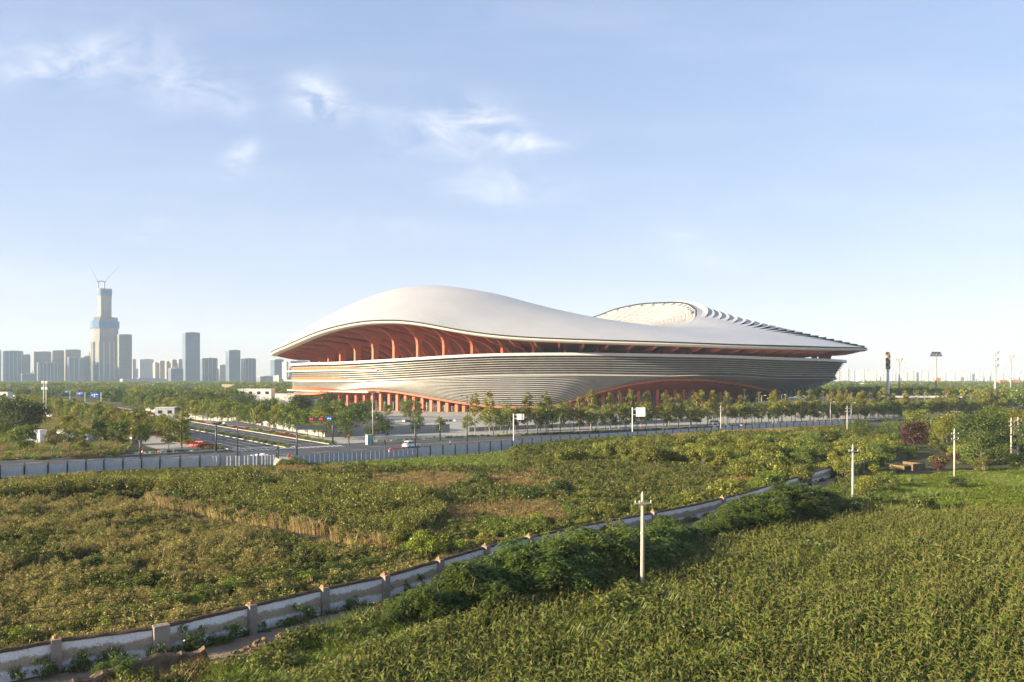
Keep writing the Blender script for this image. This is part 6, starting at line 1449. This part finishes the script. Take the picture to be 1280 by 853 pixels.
    for a in ((150, 850, .42, 'ailanthus', 'leafy shrub growing against the wall at the bottom left corner'), (812, 757, .62, 'greenshrub', 'bushy green shrub around the foot of the tallest pole'), (794, 766, .42, 'brightshrub', 'low green shrub left of the foot of the tallest pole'), (1066, 652, .85, 'darkshrub', 'dark shrub at the foot of the pole at the far edge of the corn'),
              (1195, 612, .7, 'darkshrub', 'dark shrub at the foot of the pole in the pale crop'), (1150, 640, .9, 'greenshrub', 'green shrub at the far corner of the cornfield'), (1190, 645, .75, 'greenshrub', 'low green shrub on the far edge of the corn below the pale crop'), (1230, 640, .6, 'brightshrub', 'yellow green shrub on the far edge of the corn at right'),
              (1085, 622, 1.0, 'shrub', 'olive shrub beside the end of the whitewashed wall'), (1110, 612, .95, 'greenshrub', 'green shrub right of the olive shrub near the wall\'s end'), (1100, 636, .8, 'greenshrub', 'leafy shrub right of the pole at the far edge of the corn'), (1172, 588, 1.1, 'purpleshrub', 'reddish purple shrub right of the purple tree'), (1198, 580, .9, 'purpleshrub', 'smaller reddish shrub beneath the dark trees'),
              (535, 703, 1.15, 'brightshrub', 'bright leafy shrub leaning over the wall left of the brick wall'), (505, 690, .9, 'shrub', 'olive shrub behind the bright leafy shrub'), (690, 694, .9, 'brightshrub', 'bright shrub behind the wall right of the brick wall'), (655, 680, .85, 'greenshrub', 'green shrub behind the orange brick wall'), (770, 676, .9, 'brightshrub', 'shrub leaning over the wall near the tallest pole'),
              (835, 672, .7, 'ailanthus', 'small compound leaved bush before the wall right of the tallest pole'), (700, 625, 1.0, 'darkshrub', 'dark green mound in the middle of the meadow'), (660, 632, .9, 'darkshrub', 'dark mound left of the meadow\'s middle mound'), (600, 610, .9, 'darkshrub', 'dark green shrub group left in the dry meadow'), (580, 615, .7, 'greenshrub', 'green shrub beside the dark meadow shrub'),
              (365, 612, .8, 'flowershrub', 'yellow flowering shrub on the bank nearest the grey fence'), (378, 608, .7, 'flowershrub', 'second yellow flowering shrub on the bank'), (480, 622, .7, 'flowershrub', 'yellow flowering shrub left in the meadow'), (510, 628, .8, 'flowershrub', 'yellow flowering shrub at the lower end of the meadow'),
              (695, 586, .9, 'flowershrub', 'yellow flowering shrub at the left of the white wall fragments'), (733, 578, .8, 'flowershrub', 'yellow flowering shrub above the white wall fragments'), (765, 581, .9, 'flowershrub', 'yellow flowering shrub right of the white wall fragments'), (888, 590, .9, 'flowershrub', 'yellow flowering shrub before the broken white wall'),
              (529, 569, .75, 'brightshrub', 'leftmost rounded creeper clump on the fence'), (541, 568.5, .75, 'brightshrub', 'second creeper clump on the fence'), (554, 568, .8, 'brightshrub', 'third creeper clump on the fence'), (568.5, 567.5, .75, 'brightshrub', 'rightmost creeper clump on the fence')):
        shrub(a[3], a[0], a[1], a[2], a[4])
    zones = [([(690, 582), (760, 572), (830, 566), (900, 558), (940, 552), (1010, 548), (1050, 556), (1010, 588), (960, 600), (880, 588), (760, 590)], 125, 'olive thicket shrub in the belt before the stadium fence', 'thicket before the stadium fence', ('shrub', 'shrub', 'greenshrub', 'brightshrub'), (.85, 1.55)),
             ([(940, 590), (1010, 575), (1100, 560), (1130, 575), (1080, 598), (1010, 608), (900, 636), (880, 628)], 46, 'sunlit thicket shrub above the end of the whitewashed wall', 'thicket above the wall\'s end', ('shrub', 'brightshrub', 'greenshrub', 'shrub'), (.9, 1.55)),
             ([(560, 690), (640, 662), (760, 650), (860, 630), (900, 640), (760, 668), (640, 692)], 26, 'green shrub in the strip along the back of the whitewashed wall', 'shrubs behind the whitewashed wall', ('greenshrub', 'shrub', 'brightshrub'), (.55, .95)),
             ([(1020, 555), (1100, 548), (1230, 545), (1280, 560), (1280, 600), (1210, 592), (1130, 575)], 40, 'dark shrub between the trees right of the purple tree', 'undergrowth of the right wood', ('darkshrub', 'greenshrub', 'shrub'), (.8, 1.3)),
             ([(420, 690), (520, 650), (640, 640), (560, 700), (480, 735)], 14, 'low green shrub at the right end of the tan weed field', 'shrubs at the end of the weed field', ('greenshrub', 'shrub'), (.4, .7)),
             ([(0, 835), (120, 815), (260, 770), (400, 735), (470, 715), (440, 708), (240, 750), (0, 795)], 20, 'leafy green shrub close behind the whitewashed wall at left', 'shrubs close behind the wall at left', ('greenshrub', 'brightshrub'), (.35, .62)),
             ([(30, 680), (130, 640), (240, 650), (300, 690), (180, 720), (60, 740)], 14, 'dark green clump among the tan weeds', 'green clumps in the weed field', ('darkshrub', 'greenshrub'), (.30, .5)),
             ([(400, 605), (560, 590), (700, 600), (860, 610), (820, 640), (640, 650), (520, 640)], 26, 'low shrub scattered in the dry meadow', 'low shrubs of the meadow', ('darkshrub', 'greenshrub', 'shrub'), (.35, .75))]
    for poly, n, lab, grp, kinds, scr in zones:
        G = [ground(*p) for p in poly]; xs = [p[0] for p in G]; ys = [p[1] for p in G]; c = 0
        while c < n:
            x, y = R.uniform(min(xs), max(xs)), R.uniform(min(ys), max(ys))
            if not inside(G, x, y): continue
            c += 1; kd = R.choice(kinds); put_tree('shrub', kd, x, y, R.uniform(*scr), lab, 'shrub', grp, parts=('stem', 'foliage'), sz=R.uniform(.8, 1.1))
    L0 = offset_line(WALL, 1.0)
    for i, (f, j) in enumerate(((.4, 1), (.8, 1), (.55, 2), (.9, 2), (.2, 2), (.3, 3), (.7, 3), (.6, 4), (.35, 5))):
        x, y = [L0[j][c] + (L0[j + 1][c] - L0[j][c]) * f for c in (0, 1)]; put_tree('sapling', 'sapling', x, y, R.uniform(.7, 1.2), 'thin leafy sapling at the foot of the whitewashed wall, %s from the left' % ordinal([1, 2, 4, 5, 3, 6, 7, 8, 9].index(i + 1) if True else i), 'sapling', 'saplings at the wall foot', parts=('stem', 'foliage'))
setup_world(); setup_haze()
obj_mats(); build_ground(); build_city(); build_stadium(); build_wall(); build_fences(); build_objects(); build_vegetation()
